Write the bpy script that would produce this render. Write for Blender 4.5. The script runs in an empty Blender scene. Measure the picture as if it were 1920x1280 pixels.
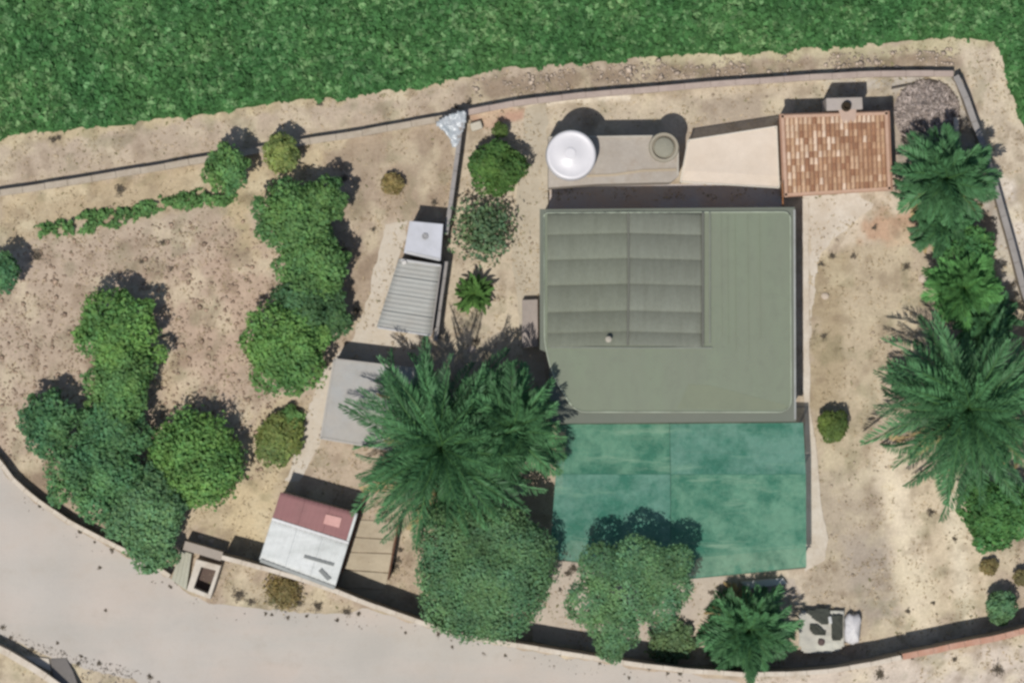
import bpy, math, random
import numpy as np
from mathutils import Vector, Matrix
from mathutils.geometry import tessellate_polygon
R = math.radians
random.seed(7); rng = np.random.default_rng(7)
SC = bpy.context.scene
COL = SC.collection

# ------------------------------------------------------------------ camera, sky, sun, exposure
H = 150.0            # camera height over the ground, metres
S = 0.025            # metres per photograph pixel on the ground (1920 px = 48 m)
cam_d = bpy.data.cameras.new('camera'); cam = bpy.data.objects.new('camera', cam_d); COL.objects.link(cam)
cam.location = (0, 0, H); cam.rotation_euler = (0, 0, 0)
cam_d.sensor_width = 36; cam_d.lens = 36 * H / 48.0; cam_d.clip_start = 1; cam_d.clip_end = 6000
SC.camera = cam
SUN_EL, SUN_AZ = 66.0, 207.0     # azimuth clockwise from north (+Y)
w = bpy.data.worlds.new('World'); SC.world = w; w.use_nodes = True
wn = w.node_tree; bg = wn.nodes['Background']
sky = wn.nodes.new('ShaderNodeTexSky'); sky.sky_type = 'NISHITA'; sky.sun_disc = False
sky.sun_elevation = R(SUN_EL); sky.sun_rotation = R(SUN_AZ)
wn.links.new(sky.outputs[0], bg.inputs[0]); bg.inputs[1].default_value = 0.092
sd = bpy.data.lights.new('sun', 'SUN'); sun = bpy.data.objects.new('sun', sd); COL.objects.link(sun)
sd.energy = 4.1; sd.angle = R(0.6); sd.color = (1.0, 0.965, 0.92)
sdir = Vector((math.sin(R(SUN_AZ)) * math.cos(R(SUN_EL)), math.cos(R(SUN_AZ)) * math.cos(R(SUN_EL)), math.sin(R(SUN_EL))))
sun.rotation_euler = sdir.to_track_quat('Z', 'Y').to_euler(); sun.location = (0, 0, 60)
vs = SC.view_settings; vs.view_transform = 'Standard'; vs.look = 'None'; vs.exposure = 0.0; vs.gamma = 1; vs.use_curve_mapping = False
SC.cycles.pixel_filter_type = 'BLACKMAN_HARRIS'; SC.cycles.filter_width = 2.8
SC.cycles.max_bounces = 6; SC.cycles.transparent_max_bounces = 12

# ------------------------------------------------------------------ helpers
def lin(c): return tuple(((v / 255.0) / 12.92 if v / 255.0 <= .04045 else ((v / 255.0 + .055) / 1.055) ** 2.4) for v in c)
K = 0.80
def A(r, g, b, k=K): return tuple(v * k for v in lin((r, g, b)))
def W(px, py, z=0.0):
    f = (H - z) / H
    return Vector(((px - 960) * S * f, (640 - py) * S * f, z))

def tag(o, label=None, cat=None, group=None, kind=None):
    if label: o['label'] = label
    if cat: o['category'] = cat
    if group: o['group'] = group
    if kind: o['kind'] = kind
    return o
def empty(name, loc=(0, 0, 0), label=None, cat=None, group=None):
    o = bpy.data.objects.new(name, None); COL.objects.link(o); o.location = loc
    return tag(o, label, cat, group)

class MB:
    """collects faces; world coordinates"""
    def __init__(s): s.v = []; s.f = []
    def face(s, pts):
        n = len(s.v); s.v += [tuple(p) for p in pts]; s.f.append(tuple(range(n, n + len(pts)))); return s
    def prism(s, pts, z0, z1):
        """pts: list of 2D/3D (x,y) world CCW or CW; z1 may be list"""
        n = len(s.v); k = len(pts)
        area = sum(pts[i][0] * pts[(i + 1) % k][1] - pts[(i + 1) % k][0] * pts[i][1] for i in range(k))
        zt = z1 if isinstance(z1, (list, tuple)) else [z1] * k
        zb = z0 if isinstance(z0, (list, tuple)) else [z0] * k
        idx = list(range(k))
        if area < 0: idx.reverse()
        s.v += [(pts[i][0], pts[i][1], zb[i]) for i in idx] + [(pts[i][0], pts[i][1], zt[i]) for i in idx]
        s.f.append(tuple(n + i for i in reversed(range(k)))); s.f.append(tuple(n + k + i for i in range(k)))
        for i in range(k):
            j = (i + 1) % k; s.f.append((n + i, n + j, n + k + j, n + k + i))
        return s
    def box(s, c, sx, sy, z0, z1, rot=0):
        co, si = math.cos(rot), math.sin(rot)
        p = [(c[0] + x * co - y * si, c[1] + x * si + y * co) for x, y in ((-sx/2, -sy/2), (sx/2, -sy/2), (sx/2, sy/2), (-sx/2, sy/2))]
        return s.prism(p, z0, z1)
    def lathe(s, c, prof, n=32):
        """prof: (r,z) bottom to top"""
        b = len(s.v)
        for r, z in prof:
            for i in range(n):
                a = 2 * math.pi * i / n; s.v.append((c[0] + r * math.cos(a), c[1] + r * math.sin(a), z))
        for k in range(len(prof) - 1):
            for i in range(n):
                j = (i + 1) % n; s.f.append((b + k*n + i, b + k*n + j, b + (k+1)*n + j, b + (k+1)*n + i))
        s.f.append(tuple(b + i for i in reversed(range(n)))); s.f.append(tuple(b + (len(prof)-1)*n + i for i in range(n)))
        return s
    def tube(s, pts, rad, n=7):
        b = len(s.v); P = [Vector(p) for p in pts]
        for i, p in enumerate(P):
            d = (P[min(i+1, len(P)-1)] - P[max(i-1, 0)]).normalized()
            u = d.orthogonal().normalized(); v = d.cross(u)
            r = rad[i] if isinstance(rad, (list, tuple)) else rad
            for k in range(n):
                a = 2*math.pi*k/n; s.v.append(tuple(p + u*math.cos(a)*r + v*math.sin(a)*r))
        for i in range(len(P)-1):
            for k in range(n):
                j = (k+1) % n; s.f.append((b+i*n+k, b+i*n+j, b+(i+1)*n+j, b+(i+1)*n+k))
        s.f.append(tuple(b+k for k in reversed(range(n)))); s.f.append(tuple(b+(len(P)-1)*n+k for k in range(n)))
        return s
    def build(s, name, mat, parent=None, smooth=False, bevel=0):
        me = bpy.data.meshes.new(name); me.from_pydata(s.v, [], s.f); me.update()
        if mat: me.materials.append(mat)
        if smooth: me.polygons.foreach_set('use_smooth', [True] * len(me.polygons))
        o = bpy.data.objects.new(name, me); COL.objects.link(o)
        if parent: o.parent = parent; o.matrix_parent_inverse = Matrix.Translation(-Vector(parent.location))
        if bevel:
            m = o.modifiers.new('bevel', 'BEVEL'); m.width = bevel; m.segments = 2; m.limit_method = 'ANGLE'
        return o

def np_mesh(name, verts, faces, mat, parent=None, col=None, smooth=False):
    """verts (n,3), faces (m,k) uniform; col (n,3) per vertex linear"""
    me = bpy.data.meshes.new(name); n = len(verts); m, k = faces.shape
    me.vertices.add(n); me.vertices.foreach_set('co', np.ascontiguousarray(verts, dtype=np.float32).ravel())
    me.loops.add(m*k); me.loops.foreach_set('vertex_index', np.ascontiguousarray(faces, dtype=np.int32).ravel())
    me.polygons.add(m); me.polygons.foreach_set('loop_start', np.arange(0, m*k, k, dtype=np.int32))
    me.update(calc_edges=True)
    if smooth: me.polygons.foreach_set('use_smooth', np.ones(m, dtype=bool))
    if col is not None:
        a = me.color_attributes.new('tone', 'FLOAT_COLOR', 'POINT')
        c4 = np.ones((n, 4), dtype=np.float32); c4[:, :3] = col; a.data.foreach_set('color', c4.ravel())
    if mat: me.materials.append(mat)
    o = bpy.data.objects.new(name, me); COL.objects.link(o)
    if parent: o.parent = parent; o.matrix_parent_inverse = Matrix.Translation(-Vector(parent.location))
    return o

# value noise in numpy
_perm = rng.random((256, 256)).astype(np.float32)
def vnoise(x, y):
    xi = np.floor(x).astype(int); yi = np.floor(y).astype(int); fx = x - xi; fy = y - yi
    fx = fx*fx*(3-2*fx); fy = fy*fy*(3-2*fy)
    g = lambda a, b: _perm[a & 255, b & 255]
    return (g(xi, yi)*(1-fx) + g(xi+1, yi)*fx)*(1-fy) + (g(xi, yi+1)*(1-fx) + g(xi+1, yi+1)*fx)*fy
def fbm(x, y, sc=1.0, oct=4, off=0.0):
    t = 0; a = 1; s = 0
    for i in range(oct):
        t = t + a*vnoise(x*sc*(2**i) + off + 17.3*i, y*sc*(2**i) + off*1.7 + 5.1*i); s += a; a *= .55
    return t/s            # 0..1

# ------------------------------------------------------------------ materials
def nodes_mat(name):
    m = bpy.data.materials.new(name); m.use_nodes = True
    nt = m.node_tree; b = nt.nodes['Principled BSDF']; return m, nt, b
def N(nt, t, **kw):
    n = nt.nodes.new(t)
    for k, v in kw.items(): setattr(n, k, v)
    return n
def obj_coord(nt, scale=(1, 1, 1)):
    g = N(nt, 'ShaderNodeNewGeometry'); mp = N(nt, 'ShaderNodeMapping'); mp.inputs['Scale'].default_value = scale
    nt.links.new(g.outputs['Position'], mp.inputs['Vector']); return mp.outputs[0]
def mixc(nt, f, a, b, blend='MIX'):
    m = N(nt, 'ShaderNodeMix', data_type='RGBA', blend_type=blend)
    for i, x in ((0, f), (6, a), (7, b)):
        if hasattr(x, 'is_output') or isinstance(x, bpy.types.NodeSocket): nt.links.new(x, m.inputs[i])
        else: m.inputs[i].default_value = x if i == 0 else (*x[:3], 1)
    return m.outputs[2]
def noise(nt, vec, scale, detail=4, rough=.6):
    n = N(nt, 'ShaderNodeTexNoise'); n.inputs['Scale'].default_value = scale; n.inputs['Detail'].default_value = detail
    n.inputs['Roughness'].default_value = rough; nt.links.new(vec, n.inputs['Vector']); return n.outputs['Fac']
def ramp(nt, fac, a, b, c0=(0, 0, 0), c1=(1, 1, 1)):
    r = N(nt, 'ShaderNodeValToRGB'); e = r.color_ramp.elements
    e[0].position = a; e[0].color = (*c0, 1); e[1].position = b; e[1].color = (*c1, 1)
    nt.links.new(fac, r.inputs[0]); return r.outputs[0]
def bump(nt, b, h, strength=.5, dist=.02):
    n = N(nt, 'ShaderNodeBump'); n.inputs['Strength'].default_value = strength; n.inputs['Distance'].default_value = dist
    nt.links.new(h, n.inputs['Height']); nt.links.new(n.outputs[0], b.inputs['Normal'])

_mats = {}
def surf(name, c, c2=None, rough=.85, big=.35, small=6, amt=1.0, bmp=.4, stretch=(1, 1, 1), dirt=None, dirt_amt=.5, spec=.3, metal=0):
    """mottled painted / masonry / sheet surface"""
    if name in _mats: return _mats[name]
    m, nt, b = nodes_mat(name); v = obj_coord(nt, stretch)
    c2 = c2 or tuple(x*.82 for x in c)
    f1 = noise(nt, v, big, 5, .65); f2 = noise(nt, v, small, 6, .7)
    k = mixc(nt, ramp(nt, f1, .35, .65), c, c2)
    k = mixc(nt, .30*amt, k, ramp(nt, f2, .2, .8, (.35, .35, .35), (1.0, 1.0, 1.0)), 'MULTIPLY')
    if dirt:
        f3 = noise(nt, obj_coord(nt, (1, 1, 1)), 1.7, 8, .75)
        ma = N(nt, 'ShaderNodeMath', operation='MULTIPLY'); nt.links.new(ramp(nt, f3, .5, .72), ma.inputs[0]); ma.inputs[1].default_value = dirt_amt
        k = mixc(nt, ma.outputs[0], k, dirt)
    nt.links.new(k, b.inputs['Base Color']); b.inputs['Roughness'].default_value = rough
    b.inputs['Specular IOR Level'].default_value = spec; b.inputs['Metallic'].default_value = metal
    bump(nt, b, f2, bmp, .03)
    _mats[name] = m; return m

def ground_mat(name, use_attr=True, c=None, gravel=1.0, bs=.35):
    m, nt, b = nodes_mat(name); v = obj_coord(nt)
    if use_attr:
        at = N(nt, 'ShaderNodeVertexColor', layer_name='tone'); base = at.outputs[0]
    else:
        rgb = N(nt, 'ShaderNodeRGB'); rgb.outputs[0].default_value = (*c, 1); base = rgb.outputs[0]
    f1 = noise(nt, v, 1.1, 8, .68); f2 = noise(nt, v, 7, 6, .75)
    f3 = noise(nt, v, 22, 3, .6)
    k = mixc(nt, .55*gravel, base, ramp(nt, f1, .3, .7, (.78, .75, .72), (1.25, 1.23, 1.2)), 'MULTIPLY')
    k = mixc(nt, .6*gravel, k, ramp(nt, f2, .3, .7, (.74, .72, .69), (1.3, 1.28, 1.26)), 'MULTIPLY')
    vo = N(nt, 'ShaderNodeTexVoronoi'); vo.inputs['Scale'].default_value = 5.5; vo.inputs['Randomness'].default_value = 1
    nt.links.new(v, vo.inputs['Vector'])
    gate = N(nt, 'ShaderNodeMath', operation='MULTIPLY'); nt.links.new(ramp(nt, vo.outputs['Distance'], .10, .32, (1, 1, 1), (0, 0, 0)), gate.inputs[0])
    nt.links.new(ramp(nt, noise(nt, v, 1.9, 3, .6), .52, .62), gate.inputs[1])
    g2 = N(nt, 'ShaderNodeMath', operation='MULTIPLY'); nt.links.new(gate.outputs[0], g2.inputs[0]); g2.inputs[1].default_value = .16*gravel
    k = mixc(nt, g2.outputs[0], k, A(112, 92, 74))
    k = mixc(nt, .25*gravel, k, ramp(nt, f3, .25, .75, (.75, .75, .75), (1.25, 1.25, 1.25)), 'MULTIPLY')
    nt.links.new(k, b.inputs['Base Color']); b.inputs['Roughness'].default_value = .95; b.inputs['Specular IOR Level'].default_value = .1
    ad = N(nt, 'ShaderNodeMath', operation='ADD'); nt.links.new(f2, ad.inputs[0]); nt.links.new(f1, ad.inputs[1])
    bump(nt, b, ad.outputs[0], bs, .12)
    return m

def leaf_mat(name, c, trans=.34, rough=.7):
    if name in _mats: return _mats[name]
    m, nt, b = nodes_mat(name)
    at = N(nt, 'ShaderNodeVertexColor', layer_name='tone')
    k = mixc(nt, 1.0, c, at.outputs[0], 'MULTIPLY')
    nt.links.new(k, b.inputs['Base Color']); b.inputs['Roughness'].default_value = rough; b.inputs['Specular IOR Level'].default_value = .18
    t = N(nt, 'ShaderNodeBsdfTranslucent'); nt.links.new(k, t.inputs[0])
    mx = N(nt, 'ShaderNodeMixShader'); mx.inputs[0].default_value = trans
    nt.links.new(b.outputs[0], mx.inputs[1]); nt.links.new(t.outputs[0], mx.inputs[2])
    nt.links.new(mx.outputs[0], nt.nodes['Material Output'].inputs[0])
    _mats[name] = m; return m

def fabric_mat(name, c, c2, hole=.15, trans=.3, stretch=(1, 1, 1), fade=None):
    m, nt, b = nodes_mat(name); v = obj_coord(nt, stretch)
    f1 = noise(nt, v, .75, 8, .75); f2 = noise(nt, v, 3.5, 6, .75)
    k = mixc(nt, ramp(nt, f1, .4, .6), c, c2)
    k = mixc(nt, .35 if fade else .12, k, ramp(nt, f2, .3, .7, (.55, .55, .55), (1.25, 1.25, 1.25)), 'MULTIPLY')
    if fade:
        k = mixc(nt, ramp(nt, noise(nt, obj_coord(nt, (.25, 1.5, 1)), .9, 6, .7), .56, .70), k, fade)
    nt.links.new(k, b.inputs['Base Color']); b.inputs['Roughness'].default_value = .85; b.inputs['Specular IOR Level'].default_value = .15
    bump(nt, b, f2, .3, .03)
    t = N(nt, 'ShaderNodeBsdfTranslucent'); nt.links.new(k, t.inputs[0])
    mx = N(nt, 'ShaderNodeMixShader'); mx.inputs[0].default_value = trans
    nt.links.new(b.outputs[0], mx.inputs[1]); nt.links.new(t.outputs[0], mx.inputs[2])
    tr = N(nt, 'ShaderNodeBsdfTransparent'); mx2 = N(nt, 'ShaderNodeMixShader'); mx2.inputs[0].default_value = hole
    nt.links.new(mx.outputs[0], mx2.inputs[1]); nt.links.new(tr.outputs[0], mx2.inputs[2])
    nt.links.new(mx2.outputs[0], nt.nodes['Material Output'].inputs[0])
    return m

# ------------------------------------------------------------------ setting: ground
def sdf(X, Y, poly):
    """signed distance (negative inside) in the units of poly"""
    d = np.full(X.shape, 1e9); ins = np.zeros(X.shape, bool); n = len(poly)
    for i in range(n):
        ax, ay = poly[i]; bx, by = poly[(i+1) % n]; ex, ey = bx-ax, by-ay
        t = np.clip(((X-ax)*ex + (Y-ay)*ey)/(ex*ex+ey*ey+1e-9), 0, 1)
        d = np.minimum(d, (X-ax-t*ex)**2 + (Y-ay-t*ey)**2)
        c = ((ay > Y) != (by > Y)) & (X < (bx-ax)*(Y-ay)/((by-ay) if by != ay else 1e-9) + ax); ins ^= c
    d = np.sqrt(d); return np.where(ins, -d, d)

FIELD_EDGE = [(-260, 300), (0, 257), (60, 245), (230, 235), (290, 222), (400, 214), (500, 192), (640, 183), (770, 163), (860, 146), (930, 130),
              (1100, 116), (1300, 101), (1430, 98), (1560, 88), (1700, 76), (1800, 70), (1862, 78), (1880, 105), (1893, 160), (1915, 225), (1960, 310), (2080, 520), (2400, 1100)]
FIELD = FIELD_EDGE + [(6000, 2500), (6000, -6000), (-6000, -6000), (-6000, 900)]
ROAD = [(-700, 640), (-120, 800), (0, 872), (12, 897), (60, 938), (125, 982), (200, 1022), (290, 1068), (325, 1090), (352, 1112), (400, 1130), (470, 1136), (560, 1150), (640, 1150), (690, 1140), (740, 1156),
        (830, 1186), (990, 1220), (1200, 1254), (1330, 1268), (1400, 1284), (1500, 1300), (1900, 1330), (3000, 1380), (3000, 1700), (700, 1560), (420, 1420), (330, 1330), (250, 1276), (130, 1245), (60, 1215), (0, 1190), (-200, 1130), (-700, 1000)]
zones = [  # polygon, colour, softness px, wobble px
    ([(-400, 620), (-20, 470), (60, 460), (120, 455), (440, 395), (500, 480), (480, 660), (560, 760), (470, 860), (330, 900), (0, 860), (-400, 760)], (176, 155, 134), 22, 25),
    ([(250, 520), (480, 430), (500, 560), (450, 720), (320, 740), (290, 600)], (180, 154, 132), 40, 30),
    ([(560, 270), (850, 235), (855, 400), (720, 400), (640, 340)], (164, 144, 120), 18, 22),
    ([(640, 330), (720, 330), (715, 520), (690, 640), (640, 640), (660, 480)], (168, 148, 126), 14, 14),
    ([(0, 370), (380, 310), (450, 330), (440, 372), (60, 440), (0, 470)], (178, 158, 124), 14, 14),
    ([(430, 300), (600, 290), (560, 345), (470, 370), (480, 480), (430, 420)], (184, 164, 126), 18, 16),
    ([(300, 640), (345, 900), (420, 880), (520, 740), (570, 760), (560, 900), (490, 1040), (420, 1020), (350, 1010)], (186, 168, 134), 25, 25),
    ([(430, 900), (530, 890), (500, 1040), (420, 1030)], (196, 176, 136), 16, 14),
    ([(20, 880), (110, 860), (120, 950), (300, 1055), (280, 1062), (60, 930)], (150, 130, 108), 6, 8),
    ([(880, 150), (1200, 118), (1800, 86), (1800, 125), (1460, 137), (1190, 158), (900, 190)], (150, 130, 108), 9, 12),
    ([(-300, 290), (880, 130), (880, 150), (-300, 320)], (188, 170, 132), 10, 12),
    ([(1200, 95), (1860, 72), (1870, 95), (1600, 108), (1200, 122)], (186, 174, 136), 8, 10),
    ([(1800, 86), (1880, 90), (1990, 420), (2100, 900), (2300, 1300), (2000, 1300), (1925, 560), (1870, 330)], (192, 176, 152), 8, 8),
    ([(860, 215), (1020, 180), (1460, 150), (1640, 140), (1790, 145), (1860, 330), (1700, 370), (1660, 200), (1460, 230), (1290, 260), (1290, 350), (1020, 350), (1020, 660), (820, 690), (850, 400)], (188, 172, 148), 8, 10),
    ([(1660, 190), (1720, 170), (1800, 150), (1800, 300), (1680, 330)], (158, 144, 130), 10, 12),
    ([(880, 205), (985, 195), (980, 222), (895, 250)], (186, 146, 122), 5, 7),
    ([(1505, 365), (1690, 360), (1720, 420), (1640, 460), (1560, 470), (1540, 500), (1505, 760)], (200, 184, 162), 14, 16),
    ([(1515, 480), (1700, 430), (1740, 560), (1700, 640), (1640, 720), (1640, 900), (1545, 900), (1520, 760)], (182, 165, 136), 20, 20),
    ([(1520, 480), (1600, 470), (1580, 760), (1518, 760)], (168, 150, 118), 16, 20),
    ([(1640, 400), (1750, 380), (1740, 460), (1620, 450)], (188, 152, 122), 16, 16),
    ([(1520, 900), (1660, 880), (1690, 1180), (1600, 1210), (1500, 1120), (1530, 1040)], (174, 158, 136), 16, 20),
    ([(1560, 1000), (1680, 1000), (1700, 1150), (1620, 1160)], (164, 150, 134), 20, 20),
    ([(1655, 880), (1850, 880), (1860, 1130), (1700, 1175)], (198, 180, 150), 10, 8),
    ([(990, 1060), (1100, 1040), (1300, 1080), (1510, 1070), (1520, 1200), (1250, 1240), (1000, 1200)], (194, 178, 156), 8, 8),
    ([(700, 930), (1010, 930), (1000, 1190), (830, 1160), (700, 1110)], (172, 152, 128), 10, 12),
    ([(420, 1085), (560, 1100), (660, 1130), (840, 1190), (640, 1160), (420, 1140)], (176, 160, 132), 6, 10),
    ([(1400, 1272), (1700, 1240), (2400, 1100), (2400, 1340), (1500, 1320)], (196, 182, 168), 10, 12),
    ([(1540, 150), (1640, 144), (1790, 142), (1845, 275), (1930, 560), (1880, 560), (1850, 400), (1780, 190), (1700, 166), (1560, 172)], (176, 168, 158), 7, 8),
    ([(1870, 330), (1900, 340), (1990, 640), (1940, 640)], (206, 194, 180), 8, 8),
    ([(960, 186), (1180, 174), (1180, 186), (965, 200)], (214, 202, 184), 5, 6),
    ([(1290, 190), (1450, 175), (1455, 235), (1290, 262)], (168, 152, 132), 7, 8),
    ([(-300, 1080), (0, 1180), (130, 1240), (260, 1270), (420, 1420), (100, 1500), (-400, 1300)], (180, 164, 138), 8, 14),
]
def axis(a, b, st):
    core = np.arange(a, b+1e-6, st); ext = []; d = st
    x = 0
    while x < 1600: d *= 1.6; x += d; ext.append(x)
    ext = np.array(ext); return np.concatenate([core[0]-ext[::-1], core, core[-1]+ext])
gx = axis(-31, 31, .11); gy = axis(-22, 22, .11)
GX, GY = np.meshgrid(gx, gy); PX = 960 + GX/S; PY = 640 - GY/S
def zone_colour(PX, PY):
    wob = (fbm(PX, PY, .028, 4, 3.0)-.5)*2; wob2 = (fbm(PX, PY, .09, 3, 9.0)-.5)*2
    c = np.zeros(PX.shape + (3,)); c[:] = A(178, 159, 137)
    for poly, colr, soft, wb in zones:
        d = sdf(PX, PY, poly) + wob*wb*1.6 + wob2*wb*.8
        m = np.clip(.5 - d/(2*soft), 0, 1); m = m*m*(3-2*m)
        c = c*(1-m[..., None]) + np.array(A(*colr))*m[..., None]
    # worn wheel tracks on the drive, paler
    for ax, ay, bx, by, wd, cc in ((1668, 870, 1730, 1175, 34, (216, 200, 172)), (1775, 880, 1815, 1160, 20, (214, 200, 172)), (1835, 930, 1850, 1150, 8, (208, 190, 160))):
        ex, ey = bx-ax, by-ay; t = np.clip(((PX-ax)*ex+(PY-ay)*ey)/(ex*ex+ey*ey), 0, 1)
        d = np.hypot(PX-ax-t*ex, PY-ay-t*ey) + wob*7; m = np.clip(1.3-d/wd, 0, 1)*.95
        c = c*(1-m[..., None]) + np.array(A(*cc))*m[..., None]
    # dry grass and damp blotches
    b = np.clip((fbm(PX, PY, .02, 5, 40)-.52)*5, 0, 1)[..., None]; c = c*(1-.5*b) + np.array(A(204, 190, 156))*.5*b
    b = np.clip((fbm(PX, PY, .035, 5, 70)-.56)*6, 0, 1)[..., None]; c = c*(1-.40*b) + np.array(A(122, 100, 76))*.40*b
    g = np.clip((fbm(PX, PY, .03, 4, 90)-.60)*7, 0, 1)[..., None]; c = c*(1-.30*g) + np.array(A(104, 108, 68))*.30*g
    lum = c.mean(axis=2, keepdims=True); c = (c*.74+lum*.26)*np.array([1.12, 1.12, 1.08])
    return c
gc = zone_colour(PX, PY)
ny, nx = GX.shape
verts = np.stack([GX.ravel(), GY.ravel(), np.zeros(GX.size)], 1)
ii = (np.arange(ny-1)[:, None]*nx + np.arange(nx-1)[None]).ravel()
faces = np.stack([ii, ii+1, ii+nx+1, ii+nx], 1)
tag(np_mesh('ground', verts, faces, ground_mat('bare_dirt'), None, gc.reshape(-1, 3)), kind='structure')

def sheet(name, poly, z, mat, jit=1.5, step=8, parent=None, kind='structure', thick=0):
    """flat irregular sheet from a pixel polygon"""
    pts = []
    n = len(poly)
    for i in range(n):
        a = poly[i]; b = poly[(i+1) % n]; L = math.hypot(b[0]-a[0], b[1]-a[1])
        if L > 1500: pts.append(a); continue
        k = max(1, int(L/step))
        for j in range(k):
            t = j/k; x = a[0]+(b[0]-a[0])*t; y = a[1]+(b[1]-a[1])*t
            o = (float(fbm(np.array(x), np.array(y), .05, 3, 21))-.5)*2*jit*2
            nx_, ny_ = -(b[1]-a[1])/max(L, 1), (b[0]-a[0])/max(L, 1)
            pts.append((x+nx_*o + random.uniform(-.3, .3)*jit, y+ny_*o + random.uniform(-.3, .3)*jit))
    P = [W(x, y, 0) for x, y in pts]
    if thick:
        me = MB().prism([(p.x, p.y) for p in P], z-thick, z)
        o = me.build(name, mat, parent, bevel=.01)
    else:
        tris = tessellate_polygon([[Vector((p.x, p.y, 0)) for p in P]])
        m = MB(); m.v = [(p.x, p.y, z) for p in P]; m.f = [tuple(t) for t in tris]
        # make faces point up
        ff = []
        for t in m.f:
            a, b, c = (Vector(m.v[q]) for q in t)
            ff.append(t if (b-a).cross(c-a).z > 0 else (t[0], t[2], t[1]))
        m.f = ff; o = m.build(name, mat, parent)
    if kind and not parent: tag(o, kind=kind)
    return o

m_field = ground_mat('field_green', False, A(58, 92, 50), .9)
sheet('field', FIELD, .004, m_field, 3, 9)

# road: pale worn asphalt with faint wheel bands
def road_mat():
    m, nt, b = nodes_mat('pale_asphalt'); v = obj_coord(nt)
    f1 = noise(nt, v, .22, 6, .6); f2 = noise(nt, v, 14, 5, .8)
    k = mixc(nt, ramp(nt, f1, .38, .62), A(191, 184, 174), A(194, 183, 171))
    rot = N(nt, 'ShaderNodeMapping'); rot.inputs['Rotation'].default_value = (0, 0, R(30)); rot.inputs['Scale'].default_value = (.09, .5, 1)
    nt.links.new(v, rot.inputs['Vector'])
    k = mixc(nt, ramp(nt, noise(nt, rot.outputs[0], 1.0, 4, .55), .42, .62), k, A(186, 180, 170))
    k = mixc(nt, .22, k, ramp(nt, f2, .25, .75, (.6, .6, .6), (1.2, 1.2, 1.2)), 'MULTIPLY')
    st = noise(nt, v, .9, 7, .7)
    k = mixc(nt, .5, k, ramp(nt, st, .50, .75, (1, 1, 1), (.78, .74, .69)), 'MULTIPLY')
    k = mixc(nt, .5, k, ramp(nt, noise(nt, v, .45, 5, .65), .38, .62, (.88, .87, .855), (1.07, 1.05, 1.03)), 'MULTIPLY')
    nt.links.new(k, b.inputs['Base Color']); b.inputs['Roughness'].default_value = .93; b.inputs['Specular IOR Level'].default_value = .15
    bump(nt, b, f2, .25, .02); return m
sheet('road', ROAD, .004, road_mat(), 3.0, 9)

conc = surf('cream_concrete', A(200, 188, 166), A(182, 170, 148), big=.5, small=7, dirt=A(140, 122, 98), dirt_amt=.45)
conc_pink = surf('pink_grey_concrete', A(202, 188, 170), A(190, 176, 160), big=.5, small=7, dirt=A(150, 134, 114), dirt_amt=.4)
conc_white = surf('whitish_concrete', A(222, 212, 196), A(204, 190, 170), big=.8, small=8, dirt=A(160, 140, 116), dirt_amt=.3)
sheet('patio', [(985, 205), (1025, 190), (1030, 395), (1020, 660), (1030, 800), (1000, 800), (980, 650), (960, 480), (975, 300)], .006, conc, 2)
sheet('terrace', [(1000, 1200), (990, 1130), (1020, 1060), (1060, 1040), (1330, 1078), (1488, 1085), (1505, 1120), (1330, 1130), (1290, 1200), (1240, 1228), (1150, 1218)], .006, conc_pink, 2)
sheet('concrete_path', [(722, 418), (765, 414), (752, 478), (708, 612), (812, 634), (808, 665), (790, 690), (640, 680), (606, 820), (560, 905), (535, 900), (572, 790), (600, 700), (660, 640), (690, 560)], .006, surf('path_concrete', A(212, 202, 186), A(204, 190, 168), big=.6, small=6, dirt=A(176, 156, 130), dirt_amt=.35), 3)
sheet('white_kerb', [(1504, 372), (1516, 372), (1517, 560), (1519, 760), (1530, 830), (1538, 930), (1552, 1010), (1546, 1050), (1508, 1072), (1509, 820), (1506, 745)], .05, conc_white, 1.2, thick=.05)
sheet('concrete_pad', [(1506, 368), (1610, 362), (1640, 385), (1600, 420), (1560, 450), (1535, 480), (1524, 560), (1518, 640), (1517, 380)], .006, conc_white, 3.5)
sheet('alley_floor', [(1028, 345), (1465, 345), (1466, 395), (1028, 395)], .006, surf('alley_dirt', A(204, 184, 166), A(196, 196, 198), big=.4, small=5), 1)

# ------------------------------------------------------------------ setting-like walls
def wall_strip(pts, width, h, z0=0.0, mb=None):
    mb = mb or MB(); P = [W(x, y, h) for x, y in pts]; L = []; Rr = []
    for i, p in enumerate(P):
        d = (P[min(i+1, len(P)-1)]-P[max(i-1, 0)]); d.z = 0; d.normalize(); n = Vector((-d.y, d.x, 0))*width/2
        L.append(p+n); Rr.append(p-n)
    b = len(mb.v)
    for l, r in zip(L, Rr): mb.v += [(l.x, l.y, z0), (l.x, l.y, h), (r.x, r.y, h), (r.x, r.y, z0)]
    for i in range(len(P)-1):
        for k in range(4):
            a = b+i*4+k; c = b+i*4+(k+1) % 4; mb.f.append((a, c, c+4, a+4))
    e = b+(len(P)-1)*4; mb.f += [(b+3, b+2, b+1, b), (e, e+1, e+2, e+3)]
    return mb
def wobble_line(pts, step=25, amp=.8):
    out = []
    for a, b in zip(pts, pts[1:]):
        L = math.hypot(b[0]-a[0], b[1]-a[1]); k = max(1, int(L/step))
        for j in range(k):
            t = j/k; out.append((a[0]+(b[0]-a[0])*t+random.uniform(-amp, amp), a[1]+(b[1]-a[1])*t+random.uniform(-amp, amp)))
    out.append(pts[-1]); return out
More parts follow.
